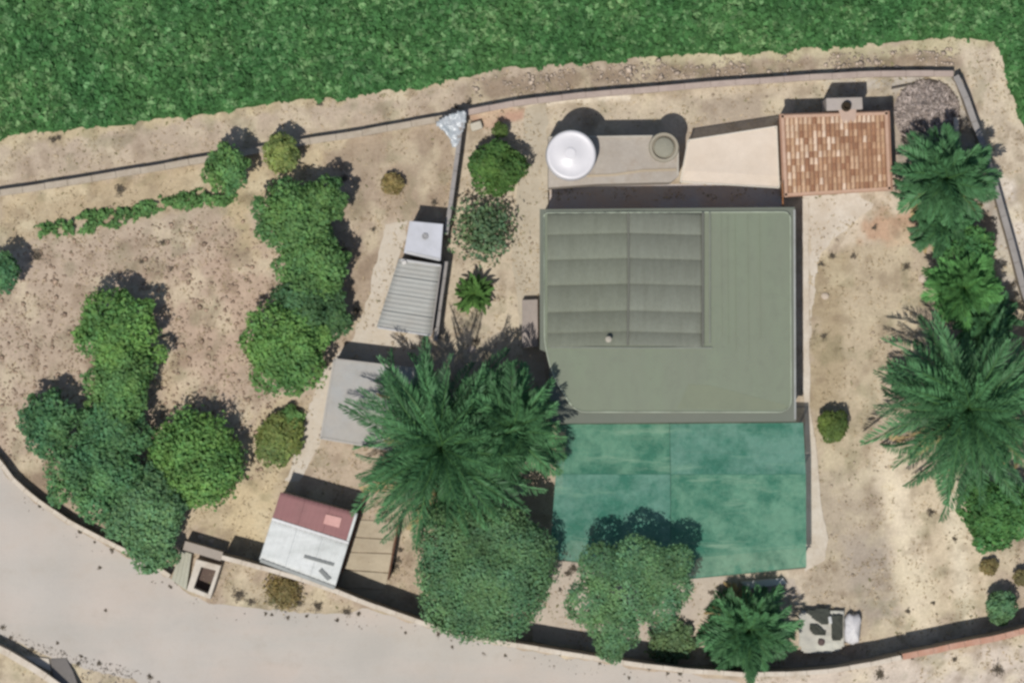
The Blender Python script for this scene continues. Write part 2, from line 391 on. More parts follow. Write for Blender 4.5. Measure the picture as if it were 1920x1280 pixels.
def wall_thing(name, label, pts, width, h, mat, cope=None, cw=None, cat='wall', step=25, cope_piece=None):
    root = empty(name, W(*pts[0], 0), label, cat)
    line = wobble_line(pts, step, .5)
    wall_strip(line, width, h).build('wall_body', mat, root)
    if cope:
        # coping laid piece by piece
        cw = cw or width+.06; acc = []; 
        dense = []
        for a, b in zip(line, line[1:]):
            L = math.hypot(b[0]-a[0], b[1]-a[1]); k = max(1, int(L/6))
            dense += [(a[0]+(b[0]-a[0])*j/k, a[1]+(b[1]-a[1])*j/k) for j in range(k)]
        dense.append(line[-1]); per = max(2, int((cope_piece or 40)/6))
        for i in range(0, len(dense)-1, per):
            seg = dense[i:i+per+1]
            if len(seg) < 2: continue
            a, b = seg[0], seg[-1]; L = math.hypot(b[0]-a[0], b[1]-a[1]) or 1; g = .35/L
            s2 = [(a[0]+(b[0]-a[0])*g, a[1]+(b[1]-a[1])*g), (b[0]-(b[0]-a[0])*g, b[1]-(b[1]-a[1])*g)]
            o = random.uniform(-.35, .35); s2 = [(x, y+o) for x, y in s2]
            wall_strip(s2, cw, h+.05+random.uniform(-.006, .006), h-.0+.001).build('coping_stone', cope, root)
    return root
m_render = surf('rendered_wall', A(176, 164, 146), A(160, 146, 128), big=.6, small=5, dirt=A(120, 104, 86))
m_white_cope = surf('whitewashed_coping', A(224, 212, 194), A(206, 192, 172), big=1.2, small=9, dirt=A(150, 130, 108), dirt_amt=.4)
m_grey_cope = surf('grey_coping', A(192, 178, 158), A(178, 164, 144), big=1.2, small=9, dirt=A(140, 122, 100))
m_dark_cope = surf('cool_grey_coping', A(164, 158, 152), A(150, 144, 138), big=1.2, small=9)
m_terra_cope = surf('terracotta_coping', A(188, 138, 112), A(200, 160, 138), big=1.5, small=9)

wall_thing('garden_wall', 'long low pale garden wall between west garden and bare verge, left of blue plastic',
           [(-320, 418), (-60, 372), (0, 362), (120, 344), (250, 322), (380, 300), (560, 268), (700, 246), (830, 222), (866, 214)], .24, .55, m_render, m_grey_cope, .30, cope_piece=42)
wall_thing('garden_wall', 'low north boundary wall behind the water tanks and tiled shed, reddish ground behind it',
           [(872, 212), (950, 196), (1080, 180), (1200, 170), (1340, 157), (1470, 149), (1560, 143), (1640, 139), (1788, 138)], .22, .62, m_render, surf('mauve_coping', A(190, 172, 158), A(174, 156, 144), big=1.2, small=9), .28, cope_piece=42)
wall_thing('garden_wall', 'slanting east boundary wall running down from the top right corner',
           [(1792, 142), (1800, 152), (1822, 215), (1843, 270), (1862, 335), (1890, 430), (1916, 530), (1950, 640), (2010, 800)], .22, .9, m_render, m_dark_cope, .28, cope_piece=42)
wall_thing('roadside_wall', 'low curved whitewashed wall between the road and the lower left trees',
           [(-160, 770), (-40, 822), (0, 866), (14, 890), (60, 932), (125, 976), (200, 1015), (290, 1060), (318, 1080)], .18, .7, m_render, m_white_cope, .2, cope_piece=34)
wall_thing('roadside_wall', 'tall curved pale roadside wall from the framed meter box to the far right corner of yard',
           [(415, 1044), (490, 1064), (560, 1084), (630, 1108), (700, 1136), (760, 1157), (830, 1181), (910, 1199), (990, 1213), (1100, 1231), (1200, 1246), (1300, 1258), (1400, 1264), (1480, 1263), (1560, 1257), (1640, 1243), (1690, 1232)], .18, 2.0, m_render, m_white_cope, .21, cope_piece=38)
wall_thing('roadside_wall', 'tall roadside wall with terracotta coping below the sandy drive',
           [(1692, 1231), (1780, 1213), (1868, 1196), (1960, 1172), (2100, 1130)], .2, 2.0, m_render, m_terra_cope, .28, cope_piece=26)
wall_thing('opposite_wall', 'white wall at the bottom left corner across the road',
           [(-160, 1160), (-40, 1200), (0, 1216), (40, 1238), (85, 1268), (130, 1300), (220, 1370)], .26, .8, m_render, m_white_cope, .3, cope_piece=40)
wall_thing('yard_wall', 'narrow grey dividing wall running down from the blue plastic to the white hut',
           [(866, 222), (860, 270), (853, 320), (848, 360), (842, 402), (836, 440)], .14, 1.15, m_render, m_dark_cope, .2, cope_piece=30)
wall_thing('yard_wall', 'narrow grey dividing wall beside the corrugated grey shed',
           [(836, 490), (829, 540), (821, 600), (816, 640)], .14, 1.15, m_render, m_dark_cope, .2, cope_piece=30)

# ------------------------------------------------------------------ house
m_wallpaint = surf('house_wall_paint', A(196, 180, 158), A(180, 162, 140))
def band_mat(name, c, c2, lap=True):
    """weathered fibre cement: shading of the arch painted into the tone, darker at the head of each sheet (object y), corrugation ribs run north-south"""
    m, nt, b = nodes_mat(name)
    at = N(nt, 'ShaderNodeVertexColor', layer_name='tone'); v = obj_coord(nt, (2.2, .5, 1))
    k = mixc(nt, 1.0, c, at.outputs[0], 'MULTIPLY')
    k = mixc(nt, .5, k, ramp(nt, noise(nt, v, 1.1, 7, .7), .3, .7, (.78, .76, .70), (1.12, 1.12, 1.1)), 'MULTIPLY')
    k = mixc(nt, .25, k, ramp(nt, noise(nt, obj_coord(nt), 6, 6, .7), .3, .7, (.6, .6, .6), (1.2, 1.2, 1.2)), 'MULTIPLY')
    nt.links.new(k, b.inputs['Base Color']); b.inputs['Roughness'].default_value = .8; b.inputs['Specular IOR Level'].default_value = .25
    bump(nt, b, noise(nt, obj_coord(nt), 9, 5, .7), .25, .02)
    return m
ZR = 3.0
def RP(x, y, z=ZR): return W(x, y, z)
house = empty('house', W(1250, 590, 0), 'large house with flat green-grey coated roof and banded sheet section, centre right', 'house')
outline = [(1012, 392), (1491, 388), (1493, 790), (1030, 794), (1030, 662), (1012, 655)]
inset = [(1018, 398), (1486, 394), (1487, 784), (1036, 788), (1036, 660), (1018, 650)]
ip = [RP(x, y) for x, y in inset]
MB().prism([(p.x, p.y) for p in ip], 0, ZR-.18).build('wall', m_wallpaint, house)
m_coat = surf('green_grey_roof_coating', A(120, 130, 106), A(118, 124, 104), big=.25, small=1.6, amt=.5, bmp=.06, stretch=(1.6, .5, 1), dirt=A(102, 106, 90), dirt_amt=.4, rough=.55, spec=.35)
m_coat2 = surf('green_grey_roof_edge', A(116, 119, 106), A(112, 117, 104), big=.4, small=2, amt=.4, bmp=.08)
op = [RP(x, y) for x, y in outline]
MB().prism([(p.x, p.y) for p in op], ZR-.18+.001, ZR).build('roof_slab', m_coat2, house, bevel=.03)
# coated inner field with rounded corners, a few cm proud
def rounded(poly, rads, n=6):
    out = []; k = len(poly)
    for i in range(k):
        p = Vector(poly[i]); a = Vector(poly[i-1]); b = Vector(poly[(i+1) % k]); r = rads[i]
        u = (a-p).normalized()*r; v = (b-p).normalized()*r
        for j in range(n+1):
            t = j/n; q = (p+u)*(1-t)**2 + p*2*t*(1-t) + (p+v)*t*t; out.append((q.x, q.y))
    return out
inner = rounded([(1020, 399), (1482, 397), (1484, 772), (1078, 772), (1034, 700), (1021, 640)], [8, 14, 26, 22, 30, 16])
iw = [RP(x, y, ZR+.05) for x, y in inner]
MB().prism([(p.x, p.y) for p in iw], ZR+.001, ZR+.05).build('roof_field', m_coat, house, bevel=.02)
# rim bead
pts = [RP(x, y, ZR+.07) for x, y in inner]; pts.append(pts[0])
MB().tube(pts, .035, 6).build('roof_rim', surf('rim_light_bead', A(182, 190, 166), A(146, 152, 132), big=.5, small=3, bmp=.1, rough=.45, spec=.5), house, smooth=True)
# lighter repaint patch bottom right
pp = [RP(x, y, ZR+.056) for x, y in [(1291, 720), (1330, 722), (1478, 760), (1476, 764), (1440, 768), (1270, 765)]]
m_ = MB(); m_.v = [tuple(p) for p in pp]; m_.f = [tuple(reversed(range(6)))]
if True:
    a, b, c = (Vector(m_.v[i]) for i in m_.f[0][:3])
    if (b-a).cross(c-a).z < 0: m_.f = [tuple(range(6))]
m_.build('repaired_patch', surf('paler_roof_coating', A(130, 136, 112), A(122, 128, 108), big=.3, small=3, amt=.4, bmp=.08), house)
# faint vertical folded seams on the right of the roof
for sx, top in ((1352, 400), (1364, 400), (1378, 402), (1402, 402), (1424, 402)):
    wall_strip([(sx, top), (sx+2, 640+random.uniform(-30, 40))], .03, ZR+.075, ZR+.045).build('seam', m_coat, house)
# banded sheets
rows = [399, 436, 483, 531, 581, 620, 646]; cols = [1026, 1178, 1316]
m_sheetm = band_mat('weathered_shaded_fibre_cement', A(120, 124, 109), None)
for ci in range(2):
    for ri in range(6):
        x0, x1 = cols[ci]+.2, cols[ci+1]-.2; y0, y1 = rows[ri]-1, rows[ri+1]+3
        nxs, nys = 28, 8
        V = []; Cc = []
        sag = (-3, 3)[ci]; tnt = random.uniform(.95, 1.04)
        for j in range(nys+1):
            t = j/nys
            for i in range(nxs+1):
                u = i/nxs
                x = x0+(x1-x0)*u; y = y0+(y1-y0)*t + sag*(u-.5)*1.2
                z = ZR+.12+.07*(1-t*t)*.2+.05*t + .012*math.sin(u*(x1-x0)*S/.177*2*math.pi)+ (ri*.0)
                z = ZR+.09 + .045*t - .015*t*t + .010*math.sin(u*(x1-x0)*S/.177*2*math.pi)
                V.append(tuple(W(x, y, z)))
                g = (.68+.46*t**.8)*tnt*(1-.12*max(0, t-.93)/.07)  # painted shading: dark sheet head, lighter foot, dark edge at the lap
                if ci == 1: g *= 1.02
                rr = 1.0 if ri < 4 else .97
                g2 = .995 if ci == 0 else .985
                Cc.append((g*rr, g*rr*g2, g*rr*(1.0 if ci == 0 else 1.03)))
        V = np.array(V); n1 = nxs+1
        idx = (np.arange(nys)[:, None]*n1+np.arange(nxs)[None]).ravel()
        F = np.stack([idx, idx+n1, idx+n1+1, idx+1], 1)
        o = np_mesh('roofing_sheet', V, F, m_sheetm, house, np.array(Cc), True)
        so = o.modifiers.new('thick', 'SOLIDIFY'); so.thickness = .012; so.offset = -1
m_ridge = surf('ridge_flashing', A(114, 114, 103), A(106, 106, 97), small=4, amt=.6)
wall_strip([(1178, 399), (1179, 520), (1177, 648)], .10, ZR+.15, ZR+.06).build('ridge_cap', m_ridge, house, bevel=.03)
wall_strip([(1318, 398), (1318, 648)], .09, ZR+.19, ZR+.051).build('edge_flashing', m_ridge, house)
wall_strip([(1331, 398), (1331, 644)], .07, ZR+.15, ZR+.051).build('edge_flashing', surf('lighter_flashing', A(138, 142, 128)), house)
wall_strip([(1032, 651), (1180, 652), (1335, 652)], .08, ZR+.12, ZR+.051).build('edge_flashing', surf('lighter_flashing', A(138, 142, 128)), house)
c0 = W(1141, 636, ZR+.5)
MB().lathe((c0.x, c0.y), [(.10, ZR+.02), (.09, ZR+.45), (.14, ZR+.46), (.14, ZR+.52), (.04, ZR+.56)], 14).build('vent_pipe', surf('pale_vent', A(186, 178, 162)), house, smooth=False)
# small openings so the walls read from the side
def wall_box(name, p, sx, sy, z0, z1, mat, parent): MB().box(p, sx, sy, z0, z1).build(name, mat, parent)
m_glass = surf('dark_glass', (.03, .04, .05), (.02, .025, .03), rough=.15, spec=.6, bmp=0)
for y in (470, 600, 720):
    p = W(1487.0, y, ZR); f = MB().box((p.x, p.y), .05, 1.1, 1.0, 2.1).build('window', m_glass, house)
m_alu = surf('grey_gutter', A(168, 170, 164), A(150, 150, 144), big=1, small=6, amt=.4, bmp=.1)
wall_strip([(1489.5, 393), (1491, 786)], .09, ZR-.02+.04, ZR-.06).build('gutter', m_alu, house)

# box / bench by west wall
p = [W(x, y, .55) for x, y in ((979, 562), (1008, 561), (1009, 650), (979, 652))]
bx = MB().prism([(q.x, q.y) for q in p], 0, .55).build('masonry_bench', surf('grey_cement', A(172, 160, 150), A(160, 150, 140), small=5), bevel=.02)
tag(bx, 'low grey cement block against the west wall of the house', 'bench')

# ------------------------------------------------------------------ water deposit block with tank
dep = empty('water_deposit', W(1150, 300, 0), 'grey concrete water deposit block with round hatch between house and north wall', 'water tank')
zb = 2.2
bp = [W(x, y, zb) for x, y in ((1028, 256), (1262, 252), (1273, 266), (1273, 330), (1258, 342), (1120, 345), (1028, 352))]
MB().prism([(q.x, q.y) for q in bp], 0, zb).build('block', surf('deposit_concrete', A(184, 174, 160), A(172, 162, 148), big=.7, small=5, dirt=A(150, 132, 110)), dep, bevel=.04)
wall_strip([(1030, 258), (1262, 255), (1271, 268), (1271, 328)], .08, zb+.07, zb+.001).build('raised_edge', surf('pale_edge', A(200, 192, 176)), dep)
wall_strip([(1100, 330), (1150, 328), (1205, 320), (1268, 318)], .1, zb+.04, zb+.001).build('raised_edge', surf('sandy_edge', A(196, 178, 150)), dep)
hc = W(1245, 276, zb+.6)
m_hatch = surf('hatch_concrete', A(176, 168, 148), A(166, 156, 136), small=5)
MB().lathe((hc.x, hc.y), [(.68, zb+.001), (.70, zb+.5), (.66, zb+.6), (.55, zb+.6), (.52, zb+.45)], 36).build('hatch', m_hatch, dep, smooth=False); hatch_o = bpy.data.objects[-1] if False else [o for o in dep.children if o.name.startswith('hatch')][0]
MB().lathe((hc.x, hc.y), [(.46, zb+.451), (.48, zb+.52), (.40, zb+.56), (.05, zb+.60)], 32).build('hatch_lid', surf('hatch_lid_grey', A(164, 160, 140), A(150, 146, 128)), hatch_o, smooth=True)
tc = W(1071, 290, zb+1.2)
tank = empty('water_tank', (tc.x, tc.y, zb), 'large round white plastic water tank standing on the deposit block', 'water tank')
m_tank = surf('white_plastic', A(224, 220, 218), A(214, 210, 210), big=.5, small=3, amt=.35, bmp=.05, rough=.35, spec=.5)
MB().lathe((tc.x, tc.y), [(1.14, zb+.001), (1.16, zb+.08), (1.14, zb+.5), (1.17, zb+.55), (1.14, zb+.6), (1.14, zb+1.0), (1.11, zb+1.12), (1.02, zb+1.15), (.97, zb+1.13), (.7, zb+1.15), (.32, zb+1.17), (.31, zb+1.175)], 48).build('tank_body', m_tank, tank, smooth=True)
MB().lathe((tc.x-.05, tc.y+.05), [(.26, zb+1.176), (.27, zb+1.20), (.25, zb+1.215), (.1, zb+1.22)], 32).build('tank_lid', m_tank, tank)

# ------------------------------------------------------------------ canopies
def cloth(name, corners, z, mat, parent, sag=.12, n=24, wr=.04, zc=None):
    """corners TL,TR,BR,BL in pixels"""
    V = []
    for j in range(n+1):
        for i in range(n+1):
            u, t = i/n, j/n
            x = (corners[0][0]*(1-u)+corners[1][0]*u)*(1-t)+(corners[3][0]*(1-u)+corners[2][0]*u)*t
            y = (corners[0][1]*(1-u)+corners[1][1]*u)*(1-t)+(corners[3][1]*(1-u)+corners[2][1]*u)*t
            zz = z - sag*math.sin(math.pi*u)*math.sin(math.pi*t) + wr*(float(fbm(np.array(x), np.array(y), .03, 3, 5))-.5)*2*min(1, 8*min(u, 1-u))*min(1, 8*min(t, 1-t))
            V.append(tuple(W(x, y, zz)))
    n1 = n+1; idx = (np.arange(n)[:, None]*n1+np.arange(n)[None]).ravel()
    return np_mesh(name, np.array(V), np.stack([idx, idx+n1, idx+n1+1, idx+1], 1), mat, parent, None, True)
aw = empty('cream_awning', W(1370, 295, 0), 'cream fabric awning stretched between the deposit block and tiled shed', 'awning')
m_cream = fabric_mat('cream_canvas', A(230, 215, 196, 1.0), A(224, 208, 188, 1.0), .16, .2)
cloth('canvas', [(1290, 263), (1456, 237), (1461, 352), (1276, 341)], 1.6, m_cream, aw, .10, 24, .02)
m_steel = surf('galvanised_steel', A(170, 168, 162), A(150, 148, 142), metal=.3, rough=.5)
for a, b in (((1290, 263), (1456, 237)), ((1456, 237), (1461, 352)), ((1461, 352), (1276, 341)), ((1276, 341), (1290, 263))):
    MB().tube([W(*a, 1.62), W(*b, 1.62)], .03, 6).build('frame_tube', surf('pale_frame', A(240, 232, 214)), aw)
for a in ((1292, 265), (1454, 240), (1459, 350), (1279, 340)):
    q = W(*a, 1.6); MB().tube([(q.x, q.y, 0), (q.x, q.y, 1.6)], .03, 8).build('post', m_steel, aw)

perg = empty('shade_pergola', W(1275, 940, 0), 'wide pergola covered by faded green shade netting, south of the house', 'pergola')
m_net = fabric_mat('green_shade_net', A(108, 154, 128, 1.0), A(62, 120, 98, 1.0), .12, .25, (1, 1, 1), A(132, 166, 140, 1.0))
m_net2 = fabric_mat('green_shade_net_right', A(64, 122, 102, 1.0), A(106, 150, 132, 1.0), .12, .25, (1, 1, 1), A(122, 162, 138, 1.0))
ZN = 2.3
cloth('net_panel', [(1044, 795), (1255, 794), (1257, 888.6), (1042, 888.6)], ZN, m_net, perg, .06, 24, .07)
cloth('net_panel', [(1255.8, 794), (1506, 792), (1511, 888.6), (1257.8, 888.6)], ZN, m_net2, perg, .06, 24, .07)
cloth('net_panel', [(1042, 889), (1257, 889), (1257, 1072), (1030, 1046)], ZN, m_net2, perg, .14, 30, .07)
cloth('net_panel', [(1257.8, 889), (1511, 889), (1512, 1062), (1257.8, 1088)], ZN, m_net, perg, .14, 30, .07)
m_beam = surf('painted_green_beam', A(84, 112, 92), A(92, 104, 88))
for a, b in (((1046, 801), (1507, 798)), ((1042, 889), (1511, 889)), ((1256, 800), (1257, 1074)), ((1258, 1087), (1511, 1063)), ((1031, 1047), (1256, 1072))):
    MB().tube([W(*a, ZN-.16), W(*b, ZN-.16)], .035, 6).build('beam', m_beam, perg)
for a in ((1048, 806), (1256, 804), (1504, 802), (1044, 889), (1508, 889), (1036, 1044), (1256, 1070), (1508, 1060)):
    q = W(*a, ZN); MB().tube([(q.x, q.y, 0), (q.x, q.y, ZN-.13)], .04, 8).build('post', m_beam, perg)

# ------------------------------------------------------------------ tiled shed
sh = empty('tiled_shed', W(1568, 290, 0), 'square shed with terracotta tiled roof, right of the cream awning', 'shed')
zt = 2.15
sc = [(1461, 214), (1668, 208), (1674, 357), (1468, 370)]
q = [W(x, y, zt) for x, y in [(1465, 218), (1664, 212), (1670, 353), (1471, 365)]]
MB().prism([(p.x, p.y) for p in q], 0, zt-.1).build('wall', surf('shed_wall', A(190, 160, 134), A(178, 146, 120)), sh)
q = [W(x, y, zt) for x, y in sc]
m_deck = surf('terracotta_mortar', A(176, 138, 114), A(162, 124, 102), big=.8, small=7)
MB().prism([(p.x, p.y) for p in q], zt-.1+.001, zt).build('roof_deck', m_deck, sh)
def bil(u, t, c=sc, m=0.0):
    x = (c[0][0]*(1-u)+c[1][0]*u)*(1-t)+(c[3][0]*(1-u)+c[2][0]*u)*t
    y = (c[0][1]*(1-u)+c[1][1]*u)*(1-t)+(c[3][1]*(1-u)+c[2][1]*u)*t
    return x, y
for a, b in (((.012, .03), (.988, .03)), ((.012, .97), (.988, .97)), ((.03, .0), (.03, 1)), ((.97, 0), (.97, 1))):
    wall_strip([bil(*a), bil(*b)], .15, zt+.10, zt+.001).build('roof_border', surf('border_brick', A(206, 172, 148), A(194, 158, 132), big=1.5, small=8), sh, bevel=.02)
tile_cols = [(214, 178, 144), (184, 142, 108), (230, 198, 166), (164, 120, 90), (206, 168, 132), (240, 212, 184), (174, 130, 98), (198, 158, 124)]
tms = [surf('roof_tile_clay_%s' % n, A(*c), A(*[x*.9 for x in c]), big=2, small=14) for n, c in zip('sand brown pale dark ochre cream rust tan'.split(), tile_cols)]
NR, NCt = 11, 22
tile_meshes = {}
du = .90/NCt; dv = .90/NR
Lt = 150*S*dv*1.12; wt = 207*S*du
def tile_mesh(mi):
    if mi in tile_meshes: return tile_meshes[mi]
    mb = MB(); n = 6
    for end, (yy, z0, sc_) in enumerate(((Lt/2, 0.0, .84), (-Lt/2, .05, 1.0))):
        for th in (0, .014):
            for i in range(n+1):
                a = math.pi*i/n; mb.v.append((math.cos(a)*(wt*.42*sc_-th), yy, z0+.012+math.sin(a)*(wt*.46*sc_-th)))
    k = n+1
    for i in range(n):
        mb.f.append((i, i+1, 2*k+i+1, 2*k+i)); mb.f.append((k+i, 3*k+i, 3*k+i+1, k+i+1)); mb.f.append((2*k+i, 2*k+i+1, 3*k+i+1, 3*k+i))
    me = bpy.data.meshes.new('roof_tile'); me.from_pydata(mb.v, [], mb.f); me.materials.append(tms[mi]); me.update()
    me.polygons.foreach_set('use_smooth', [True]*len(me.polygons))
    tile_meshes[mi] = me; return me
for r in range(NR):
    for c in range(NCt):
        u = .05+du*(c+.5); t = .05+dv*(r+.5); x, y = bil(u, t); P = W(x, y, zt+.02)
        right = u > .72
        wts = [3, 3, 1, 2, 2, 1, 2, 2] if not right else [1, 3, .4, 2, 4, .5, 2, 4]
        if u < .2 or t < .12: wts = [3, 1, 4, .6, 2, 3, 1, 1]
        o = bpy.data.objects.new('roof_tile', tile_mesh(random.choices(range(8), wts)[0])); COL.objects.link(o)
        o.parent = sh; o.matrix_parent_inverse = Matrix.Translation(-sh.location)
        o.location = (P.x, P.y+random.uniform(-.015, .015), zt+.004+.004*(r % 2)); o.rotation_euler = (0, 0, R(-1.7)+random.uniform(-.03, .03))
# barbecue chimney on north side
ch = empty('barbecue_chimney', W(1583, 195, 0), 'pale cement barbecue chimney with dark flue hole behind the tiled shed', 'chimney')
zc = 2.3
q = [W(x, y, zc) for x, y in ((1549, 184), (1617, 182), (1618, 205), (1550, 208))]
m_cem = surf('pale_cement', A(184, 172, 164), A(172, 162, 148), small=6)
MB().prism([(p.x, p.y) for p in q], 0, zc).build('stack', m_cem, ch, bevel=.04)
c1 = W(1588, 199, zc+.3)
MB().lathe((c1.x, c1.y), [(.24, zc+.001), (.20, zc+.28), (.17, zc+.30), (.14, zc+.30), (.13, zc+.1)], 16).build('flue', surf('sooty_flue', A(70, 58, 36), A(40, 32, 24)), ch)
q = [W(x, y, zc) for x, y in ((1572, 206), (1606, 205), (1604, 228), (1580, 230))]
MB().prism([(p.x, p.y) for p in q], zt+.12, zc-.02).build('hood', surf('pinkish_render', A(206, 178, 158)), ch, bevel=.03)
pp_ = empty('orange_pipe', W(1468, 360, 0), 'thin orange pipe at the corner between house and tiled shed', 'pipe')
MB().tube([W(1467, 344, 2.6), W(1468, 384, 2.6), W(1468, 386, .0)], .03, 7).build('pipe_run', surf('orange_plastic', A(176, 120, 76)), pp_)

# ------------------------------------------------------------------ west sheds
def flat_roof_shed(name, label, corners, h, mroof, mwall, th=.08, over=2.5, cat='shed', slope=0.0):
    cx = sum(c[0] for c in corners)/4; cy = sum(c[1] for c in corners)/4
    root = empty(name, W(cx, cy, 0), label, cat)
    ins = [(c[0]+(cx-c[0])/max(1, math.hypot(cx-c[0], cy-c[1]))*over, c[1]+(cy-c[1])/max(1, math.hypot(cx-c[0], cy-c[1]))*over) for c in corners]
    q = [W(x, y, h) for x, y in ins]; MB().prism([(p.x, p.y) for p in q], 0, h-th-.001).build('wall', mwall, root)
    return root
def ribbed(name, corners, z, mat, parent, nrib=12, along='u', amp=.018, th=.02, zt=None, wob=.0):
    """corrugated sheet over a pixel quad; ribs vary along u or v"""
    n_u = nrib*4 if along == 'u' else 6; n_v = nrib*4 if along == 'v' else 6
    V = []
    for j in range(n_v+1):
        for i in range(n_u+1):
            u, t = i/n_u, j/n_v; x, y = bil(u, t, corners)
            k = (u if along == 'u' else t)*nrib
            zz = (z if not zt else z+(zt-z)*t)+amp*math.sin(k*2*math.pi)
            V.append(tuple(W(x, y, zz)))
    n1 = n_u+1; idx = (np.arange(n_v)[:, None]*n1+np.arange(n_u)[None]).ravel()
    o = np_mesh(name, np.array(V), np.stack([idx, idx+n1, idx+n1+1, idx+1], 1), mat, parent, None, True)
    s = o.modifiers.new('thick', 'SOLIDIFY'); s.thickness = th; s.offset = -1; return o
m_hutwall = surf('hut_block_wall', A(170, 160, 148), A(154, 144, 130))
c = [(768, 414), (831, 420), (826, 489), (757, 474)]
hut = flat_roof_shed('white_hut', 'small square hut with whitish grey flat roof, above the corrugated shed', c, 2.1, None, m_hutwall, cat='hut')
q = [W(x, y, 2.1) for x, y in c]; MB().prism([(p.x, p.y) for p in q], 2.02, 2.1).build('roof', surf('bluish_white_sheet', A(204, 204, 208), A(192, 192, 194), big=.7, small=4, amt=.6), hut, bevel=.02)
cc = W(797, 443, 2.2); MB().lathe((cc.x, cc.y), [(.16, 2.101), (.15, 2.16), (.10, 2.18), (.07, 2.13)], 20).build('vent', surf('vent_grey', A(178, 176, 174)), hut)
wall_strip([(762, 473), (824, 487)], .12, 2.13, 2.101).build('roof_trim', surf('trim_pale', A(206, 204, 200)), hut)
c = [(748, 484), (828, 495), (808, 629), (706, 613)]
s2 = flat_roof_shed('corrugated_shed', 'long narrow shed with pale grey corrugated roof, below the small hut', c, 1.9, None, m_hutwall)
m_grey_corr = surf('grey_corrugated_sheet', A(176, 176, 168), A(168, 166, 158), big=.6, small=4, stretch=(.5, 2.5, 1), dirt=A(150, 140, 124), dirt_amt=.35, rough=.6)
for k in range(4):
    t0, t1 = k/4, (k+1)/4+.012
    ribbed('roof_sheet', [bil(0, t0, c), bil(1, t0, c), bil(1, min(1, t1), c), bil(0, min(1, t1), c)], 1.9+.012*(k % 2), m_grey_corr, s2, 4, 'v', .02)
wall_strip([(752, 487), (826, 498)], .1, 1.98, 1.86).build('roof_trim', surf('trim_pale', A(206, 204, 200)), s2)
wall_strip([(709, 614), (808, 629)], .08, 1.97, 1.86).build('roof_trim', surf('trim_pale', A(206, 204, 200)), s2)
wall_strip([(827, 497), (809, 626)], .06, 1.98, 1.86).build('roof_trim', m_dark_cope, s2)
cl = W(758, 492, 2.0); tag(MB().box((cl.x, cl.y), .22, .18, 1.96, 2.08, .3).build('roof_stone', surf('white_stone', A(224, 218, 208)), bevel=.03), 'small white stone lying on the upper left corner of corrugated roof', 'stone')
c = [(626, 672), (787, 691), (764, 850), (600, 822)]
s3 = flat_roof_shed('grey_carport', 'flat grey roofed outbuilding partly under the big palm fronds', c, 2.0, None, m_hutwall, cat='outbuilding')
m_gr = surf('grey_flat_roof', A(178, 172, 162), A(172, 172, 168), big=.4, small=3, amt=.6, dirt=A(150, 146, 136))
q = [W(x, y, 2.0) for x, y in c]; MB().prism([(p.x, p.y) for p in q], 1.9, 2.0).build('roof', m_gr, s3, bevel=.02)
for a, b in ((bil(0, 0, c), bil(1, 0, c)), (bil(1, 0, c), bil(1, 1, c)), (bil(0, 1, c), bil(1, 1, c)), (bil(0, 0, c), bil(0, 1, c))):
    ax, ay = a; bx_, by_ = b; cx_, cy_ = 694, 758
    f = .985; wall_strip([(cx_+(ax-cx_)*f, cy_+(ay-cy_)*f), (cx_+(bx_-cx_)*f, cy_+(by_-cy_)*f)], .09, 2.035, 2.0005).build('roof_edge', surf('roof_edge_grey', A(188, 182, 172)), s3)

c = [(526, 922), (671, 962), (628, 1101), (486, 1048)]
s4 = flat_roof_shed('red_white_shed', 'shed with roof half dull red and half white, beside the roadside wall', c, 2.1, None, m_hutwall)
m_red = surf('dull_red_sheet', A(158, 116, 112), A(148, 106, 104), big=.5, small=4, amt=.6, stretch=(.7, 2, 1), dirt=A(132, 100, 96))
m_wht = surf('white_roof_sheet', A(226, 227, 222), A(206, 208, 202), big=.5, small=3, amt=.6, stretch=(.5, 1.8, 1), dirt=A(168, 168, 162), dirt_amt=.55)
def sub(u0, u1, t0, t1): return [bil(u0, t0, c), bil(u1, t0, c), bil(u1, t1, c), bil(u0, t1, c)]
for k in range(3): ribbed('red_roof_sheet', sub(k*.325, min(.965, (k+1)*.325), 0.0, .405), 2.16, m_red, s4, 5, 'u', .014, zt=2.13)
ribbed('white_roof_sheet', sub(.965, 1.0, 0.0, .41), 2.17, m_wht, s4, 1, 'u', .004, zt=2.14)
for k in range(3): ribbed('white_roof_sheet', sub(k/3, (k+1)/3, .39, 1.0), 2.125, m_wht, s4, 5, 'u', .014, zt=2.05)
w_a = bil(0.0, .40, c); w_b = bil(1, .40, c); wall_strip([w_a, w_b], .12, 2.19, 2.13).build('ridge_trim', surf('trim_white', A(232, 230, 226)), s4)
qq = [W(x, y, 2.22) for x, y in ((611, 963), (641, 970), (636, 989), (606, 981))]
MB().prism([(p.x, p.y) for p in qq], 2.15, 2.21).build('skylight', surf('pink_skylight', A(212, 160, 150), A(222, 176, 166)), s4, bevel=.02)
qq = [W(x, y, 2.16) for x, y in ((571, 1040), (627, 1056), (625, 1061), (569, 1045))]
MB().prism([(p.x, p.y) for p in qq], 2.10, 2.15).build('roof_batten', surf('grey_batten', A(146, 148, 144)), s4)
qq = [W(x, y, 2.16) for x, y in ((603, 1065), (621, 1084), (614, 1088), (597, 1070))]
MB().prism([(p.x, p.y) for p in qq], 2.10, 2.14).build('roof_batten', surf('grey_batten', A(146, 148, 144)), s4)
wall_strip([(488, 1050), (627, 1102)], .16, 2.12, 1.98).build('gutter', m_alu, s4)

